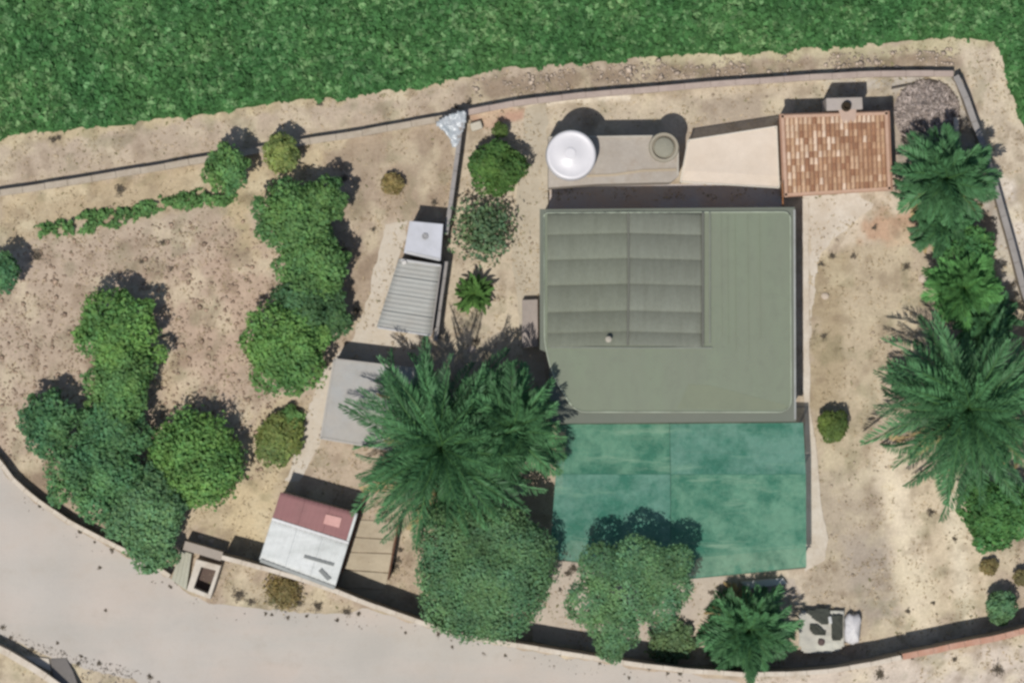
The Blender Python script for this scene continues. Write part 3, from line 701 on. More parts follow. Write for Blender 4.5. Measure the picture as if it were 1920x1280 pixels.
# paved side path with big slabs
sp = tag(empty('side_path', W(700, 1040, 0)), kind='structure')
slabs = [[(674, 974), (742, 978), (738, 1010), (664, 1005)], [(664, 1007), (738, 1012), (735, 1036), (656, 1033)], [(656, 1035), (735, 1038), (729, 1072), (645, 1066)], [(645, 1068), (729, 1074), (722, 1104), (634, 1100)], [(634, 1102), (722, 1106), (700, 1125), (640, 1112)]]
m_slab = surf('beige_slab', A(198, 184, 158), A(182, 168, 144), small=5, dirt=A(150, 134, 110))
for s_ in slabs:
    q = [W(x, y, 0) for x, y in s_]; MB().prism([(p.x, p.y) for p in q], -.02, .07+random.uniform(-.01, .01)).build('paving_slab', m_slab, sp, bevel=.015)
m_rust = surf('rusty_brown_timber', A(118, 84, 64), A(98, 70, 54))
def rail_fence(name, label, pts, h, npost, mat, rw=.06):
    root = empty(name, W(*pts[0], 0), label, 'fence'); Ls = []
    a, b = pts[0], pts[-1]
    for k in range(npost):
        t = k/(npost-1); x, y = a[0]+(b[0]-a[0])*t, a[1]+(b[1]-a[1])*t; q = W(x, y, h)
        MB().box((q.x, q.y), .08, .08, 0, h+.04).build('post', mat, root)
    for z in (.3, .7, h-.03):
        MB().tube([W(*a, h)-Vector((0, 0, h-z)), W(*b, h)-Vector((0, 0, h-z))], rw*.5, 6).build('rail', mat, root)
    return root
rail_fence('brown_rails', 'brown rails standing for wall shade and pipe right beside the red and white shed', [(684, 930), (662, 1000), (640, 1070)], 1.2, 6, m_rust, .09)  # brown rails stand in for the shed's shaded east wall and a pipe
rail_fence('brown_rails', 'brown rail fence on the right of the beige slab path', [(748, 975), (742, 1020), (728, 1085)], 1.1, 6, m_rust, .09)

# framed meter box / planter and steps by road
pl = empty('walled_bin_bay', W(382, 1085, 0), 'white walled rectangular bay with dark inside at the road edge', 'bin bay')
m_whw = surf('white_masonry', A(220, 210, 194), A(206, 194, 176), small=6, dirt=A(168, 150, 128))
oc = [(368, 1048), (414, 1060), (394, 1122), (350, 1106)]; ic = [(377, 1062), (405, 1069), (390, 1113), (363, 1102)]
for i in range(4):
    j = (i+1) % 4; q = [W(*oc[i], .9), W(*oc[j], .9), W(*ic[j], .9), W(*ic[i], .9)]
    MB().prism([(p.x, p.y) for p in q], 0, .9+.002*i).build('bay_wall', m_whw, pl)
q = [W(*p, 0.05) for p in ic]; MB().prism([(p.x, p.y) for p in q], -.02, .05).build('bay_floor', surf('brown_floor', A(110, 94, 84), A(96, 80, 72)), pl)
wall_strip([(345, 1022), (380, 1032), (416, 1043)], .42, 1.1).build('back_wall', surf('grey_render', A(176, 164, 150), A(164, 152, 138)), pl)
stp = empty('steps', W(340, 1055, 0), 'pale narrow steps left of the white walled bay', 'steps')
for k in range(4):
    t0, t1 = k/4, (k+1)/4
    a0 = (346+16*t0-4, 1028); x0 = 338+28*t0; x1 = 338+28*t1
    q = [W(338+24*t0, 1030+6*t0), W(338+24*t1-.6, 1030+6*t1), W(322+30*t1-.6, 1086+18*t1), W(322+30*t0, 1086+18*t0)]
    MB().prism([(p.x, p.y) for p in q], 0, .12+.14*k).build('step', surf('greenish_step', A(196, 194, 174), A(180, 178, 160)), stp, bevel=.01)
# bottom left gate post ramp
rp = [W(x, y, 0) for x, y in ((94, 1234), (124, 1233), (138, 1256), (152, 1290), (112, 1290), (100, 1262))]
tag(MB().prism([(p.x, p.y) for p in rp], 0, [.05, .05, .25, .5, .5, .25]).build('grey_ramp', surf('dark_grey_concrete', A(134, 128, 122), A(124, 118, 112)), bevel=.02), 'grey concrete ramp beside the white wall at the bottom left', 'ramp')
rp = [W(x, y, 0) for x, y in ((44, 1228), (92, 1233), (97, 1258), (72, 1246))]
tag(MB().prism([(p.x, p.y) for p in rp], 0, .12).build('white_slab', m_whw, bevel=.02), 'small pointed white slab between road edge and the bottom left wall', 'slab')

# ------------------------------------------------------------------ vegetation
def leaf_cloud(P, Nrm, size, tone, aspect=1.6, spread=.75, tri=False):
    """quads at P (n,3) oriented around Nrm with random spread"""
    n = len(P); nn = Nrm + rng.normal(0, spread, (n, 3)); nn /= np.linalg.norm(nn, axis=1)[:, None]+1e-9
    r = rng.normal(0, 1, (n, 3)); u = np.cross(nn, r); u /= np.linalg.norm(u, axis=1)[:, None]+1e-9; v = np.cross(nn, u)
    s = size*(rng.uniform(.6, 1.35, n))[:, None]
    a = P + u*s*.5*aspect; b = P + v*s*.5 + nn*s*.08; c = P - u*s*.5*aspect; d = P - v*s*.5 + nn*s*.08
    V = np.stack([a, b, c, d], 1).reshape(-1, 3); F = np.arange(4*n).reshape(n, 4)
    C = np.repeat(tone[:, None] if tone.ndim == 1 else tone, 4, axis=0)
    if C.shape[1] == 1: C = np.repeat(C, 3, axis=1)
    return V, F, C

def A(r, g, b, k=K*1.7): return tuple(v*k for v in lin((r, g, b)))
LEAF = {'bright': A(92, 128, 70), 'mid': A(86, 120, 70), 'blue': A(78, 114, 74), 'dark': A(68, 98, 64), 'olive': A(108, 122, 70), 'smooth': A(86, 118, 80), 'grey': A(88, 112, 78),
        'palm': A(60, 94, 60), 'palm2': A(72, 112, 62), 'pit': A(80, 98, 50), 'dry': A(120, 110, 72), 'dryfrond': A(140, 122, 86), 'round': A(72, 102, 52)}
_A0 = A
m_bark = surf('bark', A(112, 92, 74), A(90, 74, 60), small=9, bmp=.8)
def tree(name, label, px, py, r, h, key, lobes=None, leaf=.13, dens=1.0, cat='tree', group=None, flat=.55, base=None, nl=9, loose=.10, spread=.6):
    """r: crown radius in pixels, h: top height in metres"""
    rm = r*S*1.04; ch_ = min(h*.8, rm*2*flat); zc_ = h-ch_*.5; c = W(px, py, zc_)
    root = empty(name, (c.x, c.y, 0), label, cat, group)
    L = []
    if lobes is None:
        L.append((0, 0, 0, .66))
        for i in range(nl):
            a = 2*math.pi*(i+random.uniform(-.3, .3))/nl; d = random.uniform(.48, .68); L.append((math.cos(a)*d, math.sin(a)*d, random.uniform(-.25, .35), random.uniform(.30, .48)))
        for i in range(5):
            a = random.uniform(0, 6.28); d = random.uniform(.1, .4); L.append((math.cos(a)*d, math.sin(a)*d, random.uniform(.3, .6), random.uniform(.28, .4)))
        if nl < 11 and r > 40:
            L = [(x*random.uniform(.85, 1.12), y*random.uniform(.85, 1.12), z, q*random.uniform(.8, 1.12)) for x, y, z, q in L]
            for i in range(4):
                a = random.uniform(0, 6.28); d = random.uniform(.78, .98); L.append((math.cos(a)*d, math.sin(a)*d, random.uniform(-.4, .1), random.uniform(.14, .24)))
    else:
        L = lobes
    Ps = []; Ns = []; Ts = []
    for (lx, ly, lz, lr) in L:
        area = 4*math.pi*(lr*rm)**2
        n = int(max(40, area/(leaf*leaf)*1.55*dens)); n = min(n, 9000)
        d = rng.normal(0, 1, (n, 3)); d /= np.linalg.norm(d, axis=1)[:, None]
        keep = d[:, 2] > -.55; d = d[keep]; n = len(d)
        rad = lr*rm*(1 - np.abs(rng.normal(0, .16, n)) + loose*rng.normal(0, 1, n))
        # bumps
        th = np.arctan2(d[:, 1], d[:, 0]); rad *= 1+.24*(fbm(th*2+lx*9+50, d[:, 2]*3+ly*7+50, 1.3, 3, px*.1)-.5)*2
        P = d*rad[:, None]; P[:, 2] *= ch_/(2*rm)*1.25
        P += np.array([lx*rm, ly*rm, lz*ch_*.5])
        Ps.append(P); Ns.append(d + np.array([0, 0, .5]))
        lt = random.uniform(.86, 1.14)
        Ts.append(lt*rng.uniform(.84, 1.16, n))
    P = np.concatenate(Ps); Nn = np.concatenate(Ns); T = np.concatenate(Ts)
    P += np.array([c.x, c.y, zc_]); P[:, 2] = np.maximum(P[:, 2], .06)
    cl = fbm(P[:, 0]+P[:, 2]*.5, P[:, 1], 1.6, 3, 11+px*.01); T = T*(.62+.76*cl); hu = fbm(P[:, 0], P[:, 1]-P[:, 2], 1.1, 3, 91+py*.01)-.5
    tone = np.stack([T*(1+.22*(rng.random(len(T))-.35)+.55*hu), T*(1+.30*hu), T*(.9+.25*rng.random(len(T)))], 1)
    V, F, C = leaf_cloud(P, Nn, leaf, tone, spread=spread)
    np_mesh('crown', V, F, leaf_mat('leaf_'+key, LEAF[key]), root, C)
    # trunk and limbs
    tr = max(.04, min(.18, h*.045)); zt_ = zc_
    MB().tube([(c.x, c.y, 0), (c.x+random.uniform(-.08, .08), c.y+random.uniform(-.08, .08), zt_*.5), (c.x+random.uniform(-.1, .1), c.y, zt_)], [tr*1.3, tr, tr*.7], 8).build('trunk', m_bark, root)
    lm = MB()
    for i in range(5):
        a = 6.28*i/5+random.random(); e = .55*rm
        lm.tube([(c.x, c.y, zt_*.55), (c.x+math.cos(a)*e*.5, c.y+math.sin(a)*e*.5, zt_*.85), (c.x+math.cos(a)*e, c.y+math.sin(a)*e, zc_+.1)], [tr*.6, tr*.4, tr*.18], 5)
    lm.build('limbs', m_bark, root)
    return root

G1 = 'leafy trees in the west garden'
tree('garden_tree', 'small tree cut by the left photo edge in the west garden', 2, 512, 36, 2.4, 'blue', group=G1)
tree('garden_tree', 'small tree crossing the north garden wall at the end of low hedge', 424, 318, 43, 2.8, 'mid', group=G1)
tree('garden_tree', 'small yellowish olive green tree against the north garden wall', 527, 287, 36, 2.0, 'olive', group=G1)
tree('garden_tree', 'upper broad tree of the tall middle cluster in the west garden', 548, 405, 74, 3.0, 'mid', group=G1, flat=.5)
tree('garden_tree', 'top right tree of the middle cluster, beside a jagged shadow', 603, 378, 47, 2.8, 'mid', group=G1)
tree('garden_tree', 'central mid green tree of the middle cluster right of bare ground', 587, 485, 68, 2.9, 'mid', group=G1, flat=.5)
tree('garden_tree', 'darker tree low in the middle cluster above the last round one', 575, 565, 64, 2.6, 'dark', group=G1)
tree('garden_tree', 'small dark tree on the right flank of the middle cluster', 622, 598, 36, 2.0, 'dark', group=G1)
tree('garden_tree', 'bright broad tree forming the bottom of the middle cluster', 536, 655, 82, 2.9, 'bright', group=G1, flat=.45)
tree('garden_tree', 'bright green tree at the top of the left tree row', 226, 628, 78, 2.9, 'bright', group=G1, flat=.5)
tree('garden_tree', 'mid green tree second from the top of the left tree row', 224, 722, 66, 2.8, 'mid', group=G1, flat=.5)
tree('garden_tree', 'round dark tree standing alone at the far left near the road curve', 89, 795, 60, 2.6, 'blue', group=G1)
tree('garden_tree', 'bluish green tree third in the left tree row', 210, 812, 68, 2.8, 'blue', group=G1, flat=.5)
tree('garden_tree', 'dark bluish tree beside the curved roadside wall', 182, 892, 82, 3.0, 'blue', group=G1, flat=.5)
tree('garden_tree', 'dark tree in the lower left row above the roadside wall', 268, 945, 78, 2.9, 'smooth', group=G1, flat=.5)
tree('garden_tree', 'lowest tree of the left row, touching roadside wall by the steps', 285, 1015, 55, 2.4, 'smooth', group=G1)
tree('garden_tree', 'light green shaggy tree right of the left row with jagged shadow', 362, 858, 86, 2.7, 'bright', group=G1, flat=.5, nl=12, loose=.16)
tree('garden_bush', 'low olive green bush beside the pale concrete path', 520, 825, 48, 1.0, 'olive', cat='bush')
tree('garden_bush', 'low narrow green bush at the top of the pale concrete path', 545, 785, 24, .7, 'mid', cat='bush')
tree('round_bush', 'neat round dark green bush left of the white water tank', 930, 314, 51, 2.1, 'round', cat='bush', loose=.03, nl=12, spread=.6)
tree('round_bush', 'tiny dark bush just above the neat round bush', 938, 244, 15, .9, 'pit', cat='bush', leaf=.09)
tree('loose_shrub', 'sparse grey green shrub between the round bush and small spiky plant', 908, 434, 58, 1.7, 'grey', cat='shrub', dens=.2, loose=.45, nl=15)
tree('shade_tree', 'big smooth dark green tree below the large palm, by the roadside wall', 915, 1068, 128, 5.0, 'smooth', flat=.3, nl=16, loose=.04, leaf=.10, dens=.75, spread=.45)
tree('shade_tree', 'dull green spreading tree overlapping the green shade net', 1184, 1100, 106, 5.3, 'smooth', flat=.2, leaf=.10, loose=.06, spread=.5,
     lobes=[(-.1, -.05, .2, .58), (.45, .28, .2, .42), (.78, .45, .1, .26), (-.5, .35, .2, .38), (-.7, -.25, 0, .40), (.1, .45, .3, .42), (-.35, -.55, -.1, .40), (.45, -.3, 0, .38), (-.36, -.95, -.3, .26), (-.30, -1.12, -.5, .16), (.62, .0, .1, .38), (-.15, -.75, -.3, .3)])
tree('garden_tree', 'smooth mid green tree at right edge below the east palm', 1868, 962, 72, 3.0, 'palm2', flat=.5, loose=.05)
tree('round_bush', 'small round bush in the lower right corner beside the roadside wall', 1877, 1137, 33, 1.5, 'smooth', cat='bush', loose=.03)
tree('round_bush', 'clipped olive green bush alone on the east yard beside white kerb', 1562, 798, 30, 1.3, 'pit', cat='bush', leaf=.08, loose=.0, spread=.4, nl=14)
tree('dry_bush', 'small brown dry bush under the right edge tree', 1854, 1062, 17, .6, 'dry', cat='bush', leaf=.08)
tree('dry_bush', 'dark brown dry bush cut by the right photo edge', 1916, 1084, 17, .9, 'dry', cat='bush', leaf=.08)
tree('low_shrub', 'low brownish green shrub between the net tree and streaky bush', 1258, 1205, 42, .8, 'grey', cat='shrub', dens=.7, loose=.2)
tree('garden_tree', 'dense green tree joining the two palms at the right edge', 1822, 470, 42, 2.6, 'palm2', cat='tree')
tree('verge_bush', 'olive dry bush on the verge outside the roadside wall under the red shed', 530, 1110, 32, .4, 'dry', cat='bush', leaf=.09, dens=.5, loose=.4)
tree('garden_bush', 'small dark olive bush on brown soil left of the dividing wall', 735, 345, 20, .7, 'dry', cat='bush', leaf=.09)

# palms
def frond_mesh(L, droop, wid, nleaf, seed, key='palm', side_c=0.0, tn=1.0):
    rs = np.random.default_rng(seed); V = []; F = []; C = []
    npt = 12; pts = []
    for i in range(npt+1):
        t = i/npt; pts.append((L*t*(1-.10*t*droop), L*side_c*t*t, L*(.35*t - (.30+.40*droop)*t*t)))
    pts = np.array(pts)
    def at(t):
        f = t*npt; i = min(npt-1, int(f)); return pts[i]+(pts[i+1]-pts[i])*(f-i)
    # rachis: thin triangular strip (two crossed)
    for i in range(npt):
        w0 = .035*(1-i/npt)+.006; w1 = .035*(1-(i+1)/npt)+.006; a, b = pts[i], pts[i+1]; n = len(V)
        V += [a+(0, w0, 0), a-(0, w0, 0), b-(0, w1, 0), b+(0, w1, 0)]; F.append((n, n+1, n+2, n+3)); C += [(1.5, 1.35, 1.0)]*4
    for k in range(nleaf):
        t = .12+.88*(k+.5)/nleaf; p = at(t); ll = wid*(math.sin(math.pi*(t*.86+.10))**.6)*rs.uniform(.85, 1.15)
        for sd_ in (-1, 1):
            ang = R(52-28*t)+rs.uniform(-.12, .12); up = rs.uniform(-.1, .45)-.25
            d = np.array([math.cos(ang), sd_*math.sin(ang), up]); d /= np.linalg.norm(d)
            side = np.array([-math.sin(ang)*sd_, math.cos(ang), 0])*sd_; lw = .035
            side = np.cross(d, (0, 0, 1)); side /= np.linalg.norm(side)+1e-9; side = side*lw + np.array([0, 0, lw*.6*rs.uniform(-1, 1)])
            n = len(V); q = p+d*ll*.55; e = p+d*ll+np.array([0, 0, -.12*ll])
            V += [p-side*.5, q-side, e, q+side]; F.append((n, n+1, n+2, n+3)); g = rs.uniform(.8, 1.25)*tn*(.85+.3*t); C += [(g, g, g)]*4
    V = np.array(V, dtype=float); F = np.array(F)
    o = np_mesh('frond', V, F, leaf_mat('leaf_'+key, LEAF[key], .18, .5), None, np.array(C)); me = o.data; bpy.data.objects.remove(o); return me
_fr = {}
def palm(label, px, py, r, h, nfr, seed, key='palm', name='palm_tree', wid=.55, cat='palm tree', group=None, nleaf=46):
    rs = random.Random(seed); rm = r*S; c = W(px, py, h); root = empty(name, (c.x, c.y, 0), label, cat, group)
    MB().tube([(0+c.x, c.y, 0), (c.x+.05, c.y, h*.5), (c.x, c.y, h)], [.38*min(1, rm/3.5), .27*min(1, rm/3.5), .3*min(1, rm/3.5)], 12).build('trunk', m_bark, root)
    meshes = []
    for q, (dr) in enumerate((.15, .5, .9, 1.25)):
        var = []
        for vi, (sc_, tn) in enumerate(((-.22, .8), (.05, 1.0), (.2, 1.3))):
            k = (round(rm, 2), q, key, wid, vi)
            if k not in _fr: _fr[k] = frond_mesh(rm, dr, wid, nleaf, seed+q+vi*10, key, sc_, tn)
            var.append(_fr[k])
        meshes.append(var)
    for i in range(nfr):
        f = (i+.5)/nfr; az = i*2.399963+rs.uniform(-.35, .35)
        pitch = 68*(1-f)**1.3-22*f+rs.uniform(-5, 5)     # upright inside, drooping outside
        o = bpy.data.objects.new('frond', rs.choice(meshes[min(3, int(f*4))])); COL.objects.link(o); o.parent = root
        s_ = rs.uniform(.66, 1.04)*(.82+.18*f if f > .2 else .8)
        o.location = (0, 0, h+.05+.25*(1-f)); o.rotation_euler = (rs.uniform(-.35, .35), -R(pitch), az); o.scale = (s_, s_, s_)
    kd = (round(rm, 2), 'dry')
    if kd not in _fr: _fr[kd] = frond_mesh(rm*.8, 1.5, wid*.7, nleaf, seed+77, 'dryfrond', .1, 1.0)
    for i in range(max(3, nfr//14)):
        o = bpy.data.objects.new('dry_frond', _fr[kd]); COL.objects.link(o); o.parent = root
        o.location = (0, 0, h-.05); o.rotation_euler = (rs.uniform(-.6, .6), R(rs.uniform(2, 14)), rs.uniform(0, 6.28)); s_ = rs.uniform(.8, 1.15); o.scale = (s_, s_, s_)
    return root
palm('large feathery date palm with fronds reaching over the grey flat roof', 828, 838, 232, 3.8, 130, 1, 'palm', wid=.8)
palm('second dark date palm between the large palm and the house corner', 962, 800, 132, 4.3, 90, 2, 'palm', wid=.8)
palm('large date palm cut by the right photo edge, fronds over the yard', 1812, 765, 222, 3.6, 130, 3, 'palm', wid=.85)
palm('date palm right of the tiled shed beside the slanting east wall', 1772, 335, 112, 2.6, 84, 4, 'palm', wid=.75)
palm('smaller bright green palm between the two right hand palms', 1806, 540, 84, 2.0, 70, 5, 'palm2', wid=.65)
palm('streaky dark green palm bush below the shade net by the roadside wall', 1402, 1180, 112, 1.5, 100, 6, 'palm', wid=.7, name='palm_bush')
palm('small spiky plant in the gravel bed left of the house', 890, 552, 46, .6, 90, 7, 'round', name='spiky_plant', cat='plant', wid=.22, nleaf=26)
palm('low spiky palm clump at the right edge under the last palm', 1850, 605, 78, 1.6, 60, 8, 'palm', wid=.45, name='palm_bush')
palm('dark young palm above the right hand palms by the curved pale wall', 1768, 420, 75, 1.4, 60, 9, 'palm', wid=.55, name='palm_bush')

# hedge strip
def leaf_patch(name, poly, n, zr, size, key, kind=None, label=None, cat=None, gate=None, tonev=(.7, 1.3), up=1.2, spread=.7, clump=.35):
    xs = [p[0] for p in poly]; ys = [p[1] for p in poly]
    X = rng.uniform(min(xs), max(xs), n*2); Y = rng.uniform(min(ys), max(ys), n*2)
    d = sdf(X, Y, poly) + (fbm(X, Y, .06, 3, 33)-.5)*24
    ok = d < 0
    if gate is not None: ok &= gate(X, Y)
    X = X[ok][:n]; Y = Y[ok][:n]; d = d[ok][:n]
    Z = rng.uniform(zr[0], zr[1], len(X))*np.clip(-d/10, .25, 1)
    P = np.stack([(X-960)*S, (640-Y)*S, Z], 1)
    T = rng.uniform(*tonev, len(X))*(1-clump+2*clump*fbm(X, Y, .05, 3, 61))
    tone = np.stack([T*(1+.2*(rng.random(len(T))-.4)), T, T*(.9+.2*rng.random(len(T)))], 1)
    V, F, C = leaf_cloud(P, np.tile([0, 0, up], (len(P), 1)), size, tone, spread=spread)
    o = np_mesh(name, V, F, leaf_mat('leaf_'+key, LEAF[key]), None, C)
    return tag(o, label, cat, None, kind)
hd = leaf_patch('low_hedge', [(62, 425), (130, 405), (250, 385), (340, 362), (440, 350), (448, 380), (380, 388), (300, 395), (240, 420), (150, 442), (80, 448)], 4200, (.05, .45), .12, 'mid', gate=lambda X, Y: fbm(X, Y, .07, 3, 401) > .42,
                label='low ragged green hedge row below the north garden wall', cat='hedge')

# crop
LEAF['crop'] = A(66, 104, 58, K*1.4)
def crop_region(n, poly):
    xs = [p[0] for p in poly]; ys = [p[1] for p in poly]
    X = rng.uniform(min(xs), max(xs), n); Y = rng.uniform(min(ys), max(ys), n)
    d = sdf(X, Y, FIELD) + (fbm(X, Y, .06, 4, 13)-.5)*30
    ok = d < -2; return X[ok], Y[ok], d[ok]
X, Y, D = crop_region(230000, [(-120, -100), (2060, -100), (2060, 420), (-120, 420)])
Z = rng.uniform(.03, .40, len(X))*np.clip(-D/14, .25, 1)*(.6+.8*fbm(X, Y, .07, 3, 19))
P = np.stack([(X-960)*S, (640-Y)*S, Z], 1)
T = rng.uniform(.62, 1.3, len(X)); big = fbm(X, Y, .012, 3, 77); mid = fbm(X, Y, .085, 3, 55)
mid2 = fbm(X, Y, .035, 3, 155); T = T*(.42+.45*mid+.35*big+.45*mid2)
hl = (mid > .58) & (rng.random(len(X)) < .6) & (Z > .13)
tone = np.stack([T*(.95+.3*(big-.5)), T, T], 1); tone[hl] = tone[hl]*np.array([2.2, 1.55, 2.0])
V, F, C = leaf_cloud(P, np.tile([0, 0, 1.0], (len(P), 1)), .19, tone, spread=.45)
tag(np_mesh('crop_leaves', V, F, leaf_mat('leaf_crop', LEAF['crop'], .2), None, C), 'dense green crop filling the field along the top', 'crop', kind='stuff')

def A(r, g, b, k=K): return tuple(v*k for v in lin((r, g, b)))
# dry grass / weeds / pebbles as stuff
def blades(n, poly, key, zmax, size, name, thr, off, label, cat):
    xs = [p[0] for p in poly]; ys = [p[1] for p in poly]
    X = rng.uniform(min(xs), max(xs), n); Y = rng.uniform(min(ys), max(ys), n)
    ok = (sdf(X, Y, poly) < 0) & (fbm(X, Y, .045, 4, off) > thr)
    for av in AVOID: ok &= sdf(X, Y, av) > 3
    X, Y = X[ok], Y[ok]; Z = rng.uniform(.01, zmax, len(X)); P = np.stack([(X-960)*S, (640-Y)*S, Z], 1)
    T = rng.uniform(.7, 1.35, len(X)); tone = np.stack([T, T*.98, T*.92], 1)
    V, F, C = leaf_cloud(P, np.tile([0, 0, 1.2], (len(P), 1)), size, tone, aspect=2.6, spread=.8)
    tag(np_mesh(name, V, F, leaf_mat('leaf_'+key, LEAF[key]), None, C), label, cat, kind='stuff')
LEAF['straw'] = A(196, 180, 152); LEAF['weed'] = A(138, 136, 98); LEAF['brownweed'] = A(162, 142, 114)
AVOID = [ROAD, FIELD, [(1012, 380), (1515, 380), (1515, 1090), (1030, 1090)], [(1020, 240), (1290, 240), (1290, 350), (1020, 350)]]
ALL = [(-60, 60), (1990, 60), (1990, 1290), (-60, 1290)]
blades(50000, ALL, 'straw', .05, .055, 'dry_grass', .53, 101, 'dry straw coloured grass scattered over the bare ground', 'grass')
blades(30000, ALL, 'brownweed', .03, .05, 'dead_weeds', .62, 131, 'brown dead weeds scattered over the bare ground', 'weeds')
blades(18000, ALL, 'weed', .05, .06, 'green_weeds', .66, 171, 'patchy dull green weeds scattered over the bare ground', 'weeds')
# tufts at the road edge and spots seen in the photo
spots = [(100, 955, 6), (75, 948, 4), (150, 996, 7), (178, 1016, 4), (210, 1031, 7), (187, 1064, 6), (198, 1143, 5), (5, 1175, 8), (20, 1195, 6), (146, 1243, 11), (152, 1230, 6), (186, 1242, 8), (281, 1268, 9), (108, 1205, 5), (60, 1218, 6),
         (448, 1115, 15), (470, 1128, 9), (498, 1150, 6), (510, 1152, 5), (560, 1130, 9), (596, 1136, 11), (575, 1155, 6), (540, 1158, 6), (632, 1162, 8), (650, 1146, 9), (672, 1150, 7), (760, 1185, 4), (822, 1188, 7), (848, 1212, 5), (947, 1228, 5), (1050, 1225, 4), (1125, 1243, 4), (1216, 1252, 4), (1252, 1262, 5), (1275, 1262, 5), (1180, 1270, 5),
         (1650, 1264, 12), (1710, 1233, 4), (1870, 1255, 14), (1790, 1235, 6), (320, 1100, 6), (332, 1090, 5), (265, 490, 6), (305, 455, 6), (320, 505, 5), (152, 704, 5), (668, 582, 7), (642, 472, 14), (627, 450, 7), (635, 405, 7), (70, 480, 12), (225, 355, 12), (100, 262, 8), (110, 258, 6),
         (1513, 440, 3), (1560, 480, 8), (1600, 480, 6), (1540, 495, 6), (1545, 630, 6), (1640, 427, 6), (1720, 440, 8), (1700, 500, 8), (815, 380, 7), (700, 430, 5), (895, 640, 10), (750, 1030, 6), (745, 1050, 8), (740, 1062, 9), (1110, 1060, 8), (1075, 1065, 10), (1065, 1075, 8), (1050, 1105, 4), (1335, 1110, 6), (1790, 1010, 5), (1750, 1130, 4), (1703, 1145, 5), (1745, 960, 8), (600, 195, 6), (855, 200, 5), (880, 190, 6), (645, 335, 9)]
Ps = []
for (x, y, r) in spots:
    onroad = sdf(np.array(float(x)), np.array(float(y)), ROAD) < 0
    if onroad: r = r*.6
    n = int((16 if onroad else 20)*r); a = rng.uniform(0, 6.28, n); d = np.abs(rng.normal(0, .5, n))*r*(.7+.5*np.sin(a*1.5+x)**2)
    Ps.append(np.stack([(x+np.cos(a)*d-960)*S, (640-y-np.sin(a)*d)*S, rng.uniform(.01, .06, n)*min(1.6, r/7)+.01], 1))
P = np.concatenate(Ps); T = rng.uniform(.5, 1.2, len(P)); tone = np.stack([T, T, T], 1)
V, F, C = leaf_cloud(P, np.tile([0, 0, 1.0], (len(P), 1)), .05, tone, aspect=1.5)
LEAF['tuft'] = A(134, 124, 108)
tag(np_mesh('weed_tufts', V, F, leaf_mat('leaf_tuft', LEAF['tuft']), None, C), 'dark weed tufts dotted along road edge and yard', 'weeds', kind='stuff')

# pebbles and clods
def pebbles(n, poly, size, mat, name, thr, off, label, flat=.6):
    xs = [p[0] for p in poly]; ys = [p[1] for p in poly]
    X = rng.uniform(min(xs), max(xs), n); Y = rng.uniform(min(ys), max(ys), n)
    ok = (sdf(X, Y, poly) < 0) & (fbm(X, Y, .03, 3, off) > thr)
    for av in AVOID: ok &= sdf(X, Y, av) > 4
    X, Y = X[ok], Y[ok]; n = len(X)
    base = np.array([(1, 0, 0), (.3, .95, 0), (-.8, .6, 0), (-.8, -.6, 0), (.3, -.95, 0), (.1, .1, 1.0), (0, 0, -.4)])
    fc = np.array([(0, 1, 5), (1, 2, 5), (2, 3, 5), (3, 4, 5), (4, 0, 5), (1, 0, 6), (2, 1, 6), (3, 2, 6), (4, 3, 6), (0, 4, 6)])
    s = size*rng.gamma(3, .33, n); a = rng.uniform(0, 6.28, n)
    B = base[None]*(1+.25*rng.normal(0, 1, (n, 7, 1)))
    x = B[..., 0]*np.cos(a)[:, None]-B[..., 1]*np.sin(a)[:, None]; y = B[..., 0]*np.sin(a)[:, None]+B[..., 1]*np.cos(a)[:, None]
    V = np.stack([x*s[:, None]+((X-960)*S)[:, None], y*s[:, None]+((640-Y)*S)[:, None], B[..., 2]*s[:, None]*flat+.01], 2).reshape(-1, 3)
    F = (fc[None]+np.arange(n)[:, None, None]*7).reshape(-1, 3)
    T = np.repeat(rng.uniform(.7, 1.15, n), 7); C = np.stack([T, T, T], 1)
    tag(np_mesh(name, V, F, mat, None, C), label, 'stones', kind='stuff')
LEAF['stone'] = A(190, 172, 150); LEAF['clod'] = A(178, 154, 132)
pebbles(6000, ALL, .03, leaf_mat('leaf_stone', LEAF['stone'], 0.0, .95), 'pebbles', .50, 211, 'pale pebbles strewn over the bare ground')
pebbles(4500, [(0, 470), (440, 395), (520, 480), (560, 760), (480, 900), (330, 900), (0, 860)], .042, leaf_mat('leaf_clod', LEAF['clod'], 0.0, .95), 'soil_clods', .30, 231, 'pinkish brown clods of soil in the west garden')
LEAF['rubble'] = A(196, 178, 158)
pebbles(2600, [(880, 150), (1200, 115), (1800, 90), (1800, 128), (1460, 137), (1190, 158), (900, 188)], .055, leaf_mat('leaf_rubble', LEAF['rubble'], 0.0, .95), 'rubble_stones', .45, 251, 'pale rubble stones along the strip north of the wall')

LEAF['grit'] = A(168, 158, 146)
AV_, AVOID = AVOID, []
pebbles(3500, [(0, 885), (14, 905), (130, 990), (300, 1075), (420, 1140), (640, 1160), (690, 1142), (990, 1222), (1330, 1270), (1500, 1285), (1500, 1310), (1300, 1300), (990, 1250), (700, 1180), (420, 1165), (280, 1095), (110, 1005), (0, 920)], .022, leaf_mat('leaf_grit', LEAF['grit'], 0, .95), 'road_grit', .42, 271, 'loose grit along the upper edge of the road')
pebbles(2500, [(-20, 1165), (60, 1200), (140, 1225), (260, 1255), (340, 1300), (250, 1300), (120, 1262), (40, 1230), (-20, 1200)], .025, leaf_mat('leaf_grit', LEAF['grit'], 0, .95), 'road_gravel', .35, 281, 'loose gravel along the lower left edge of road')
AVOID = AV_
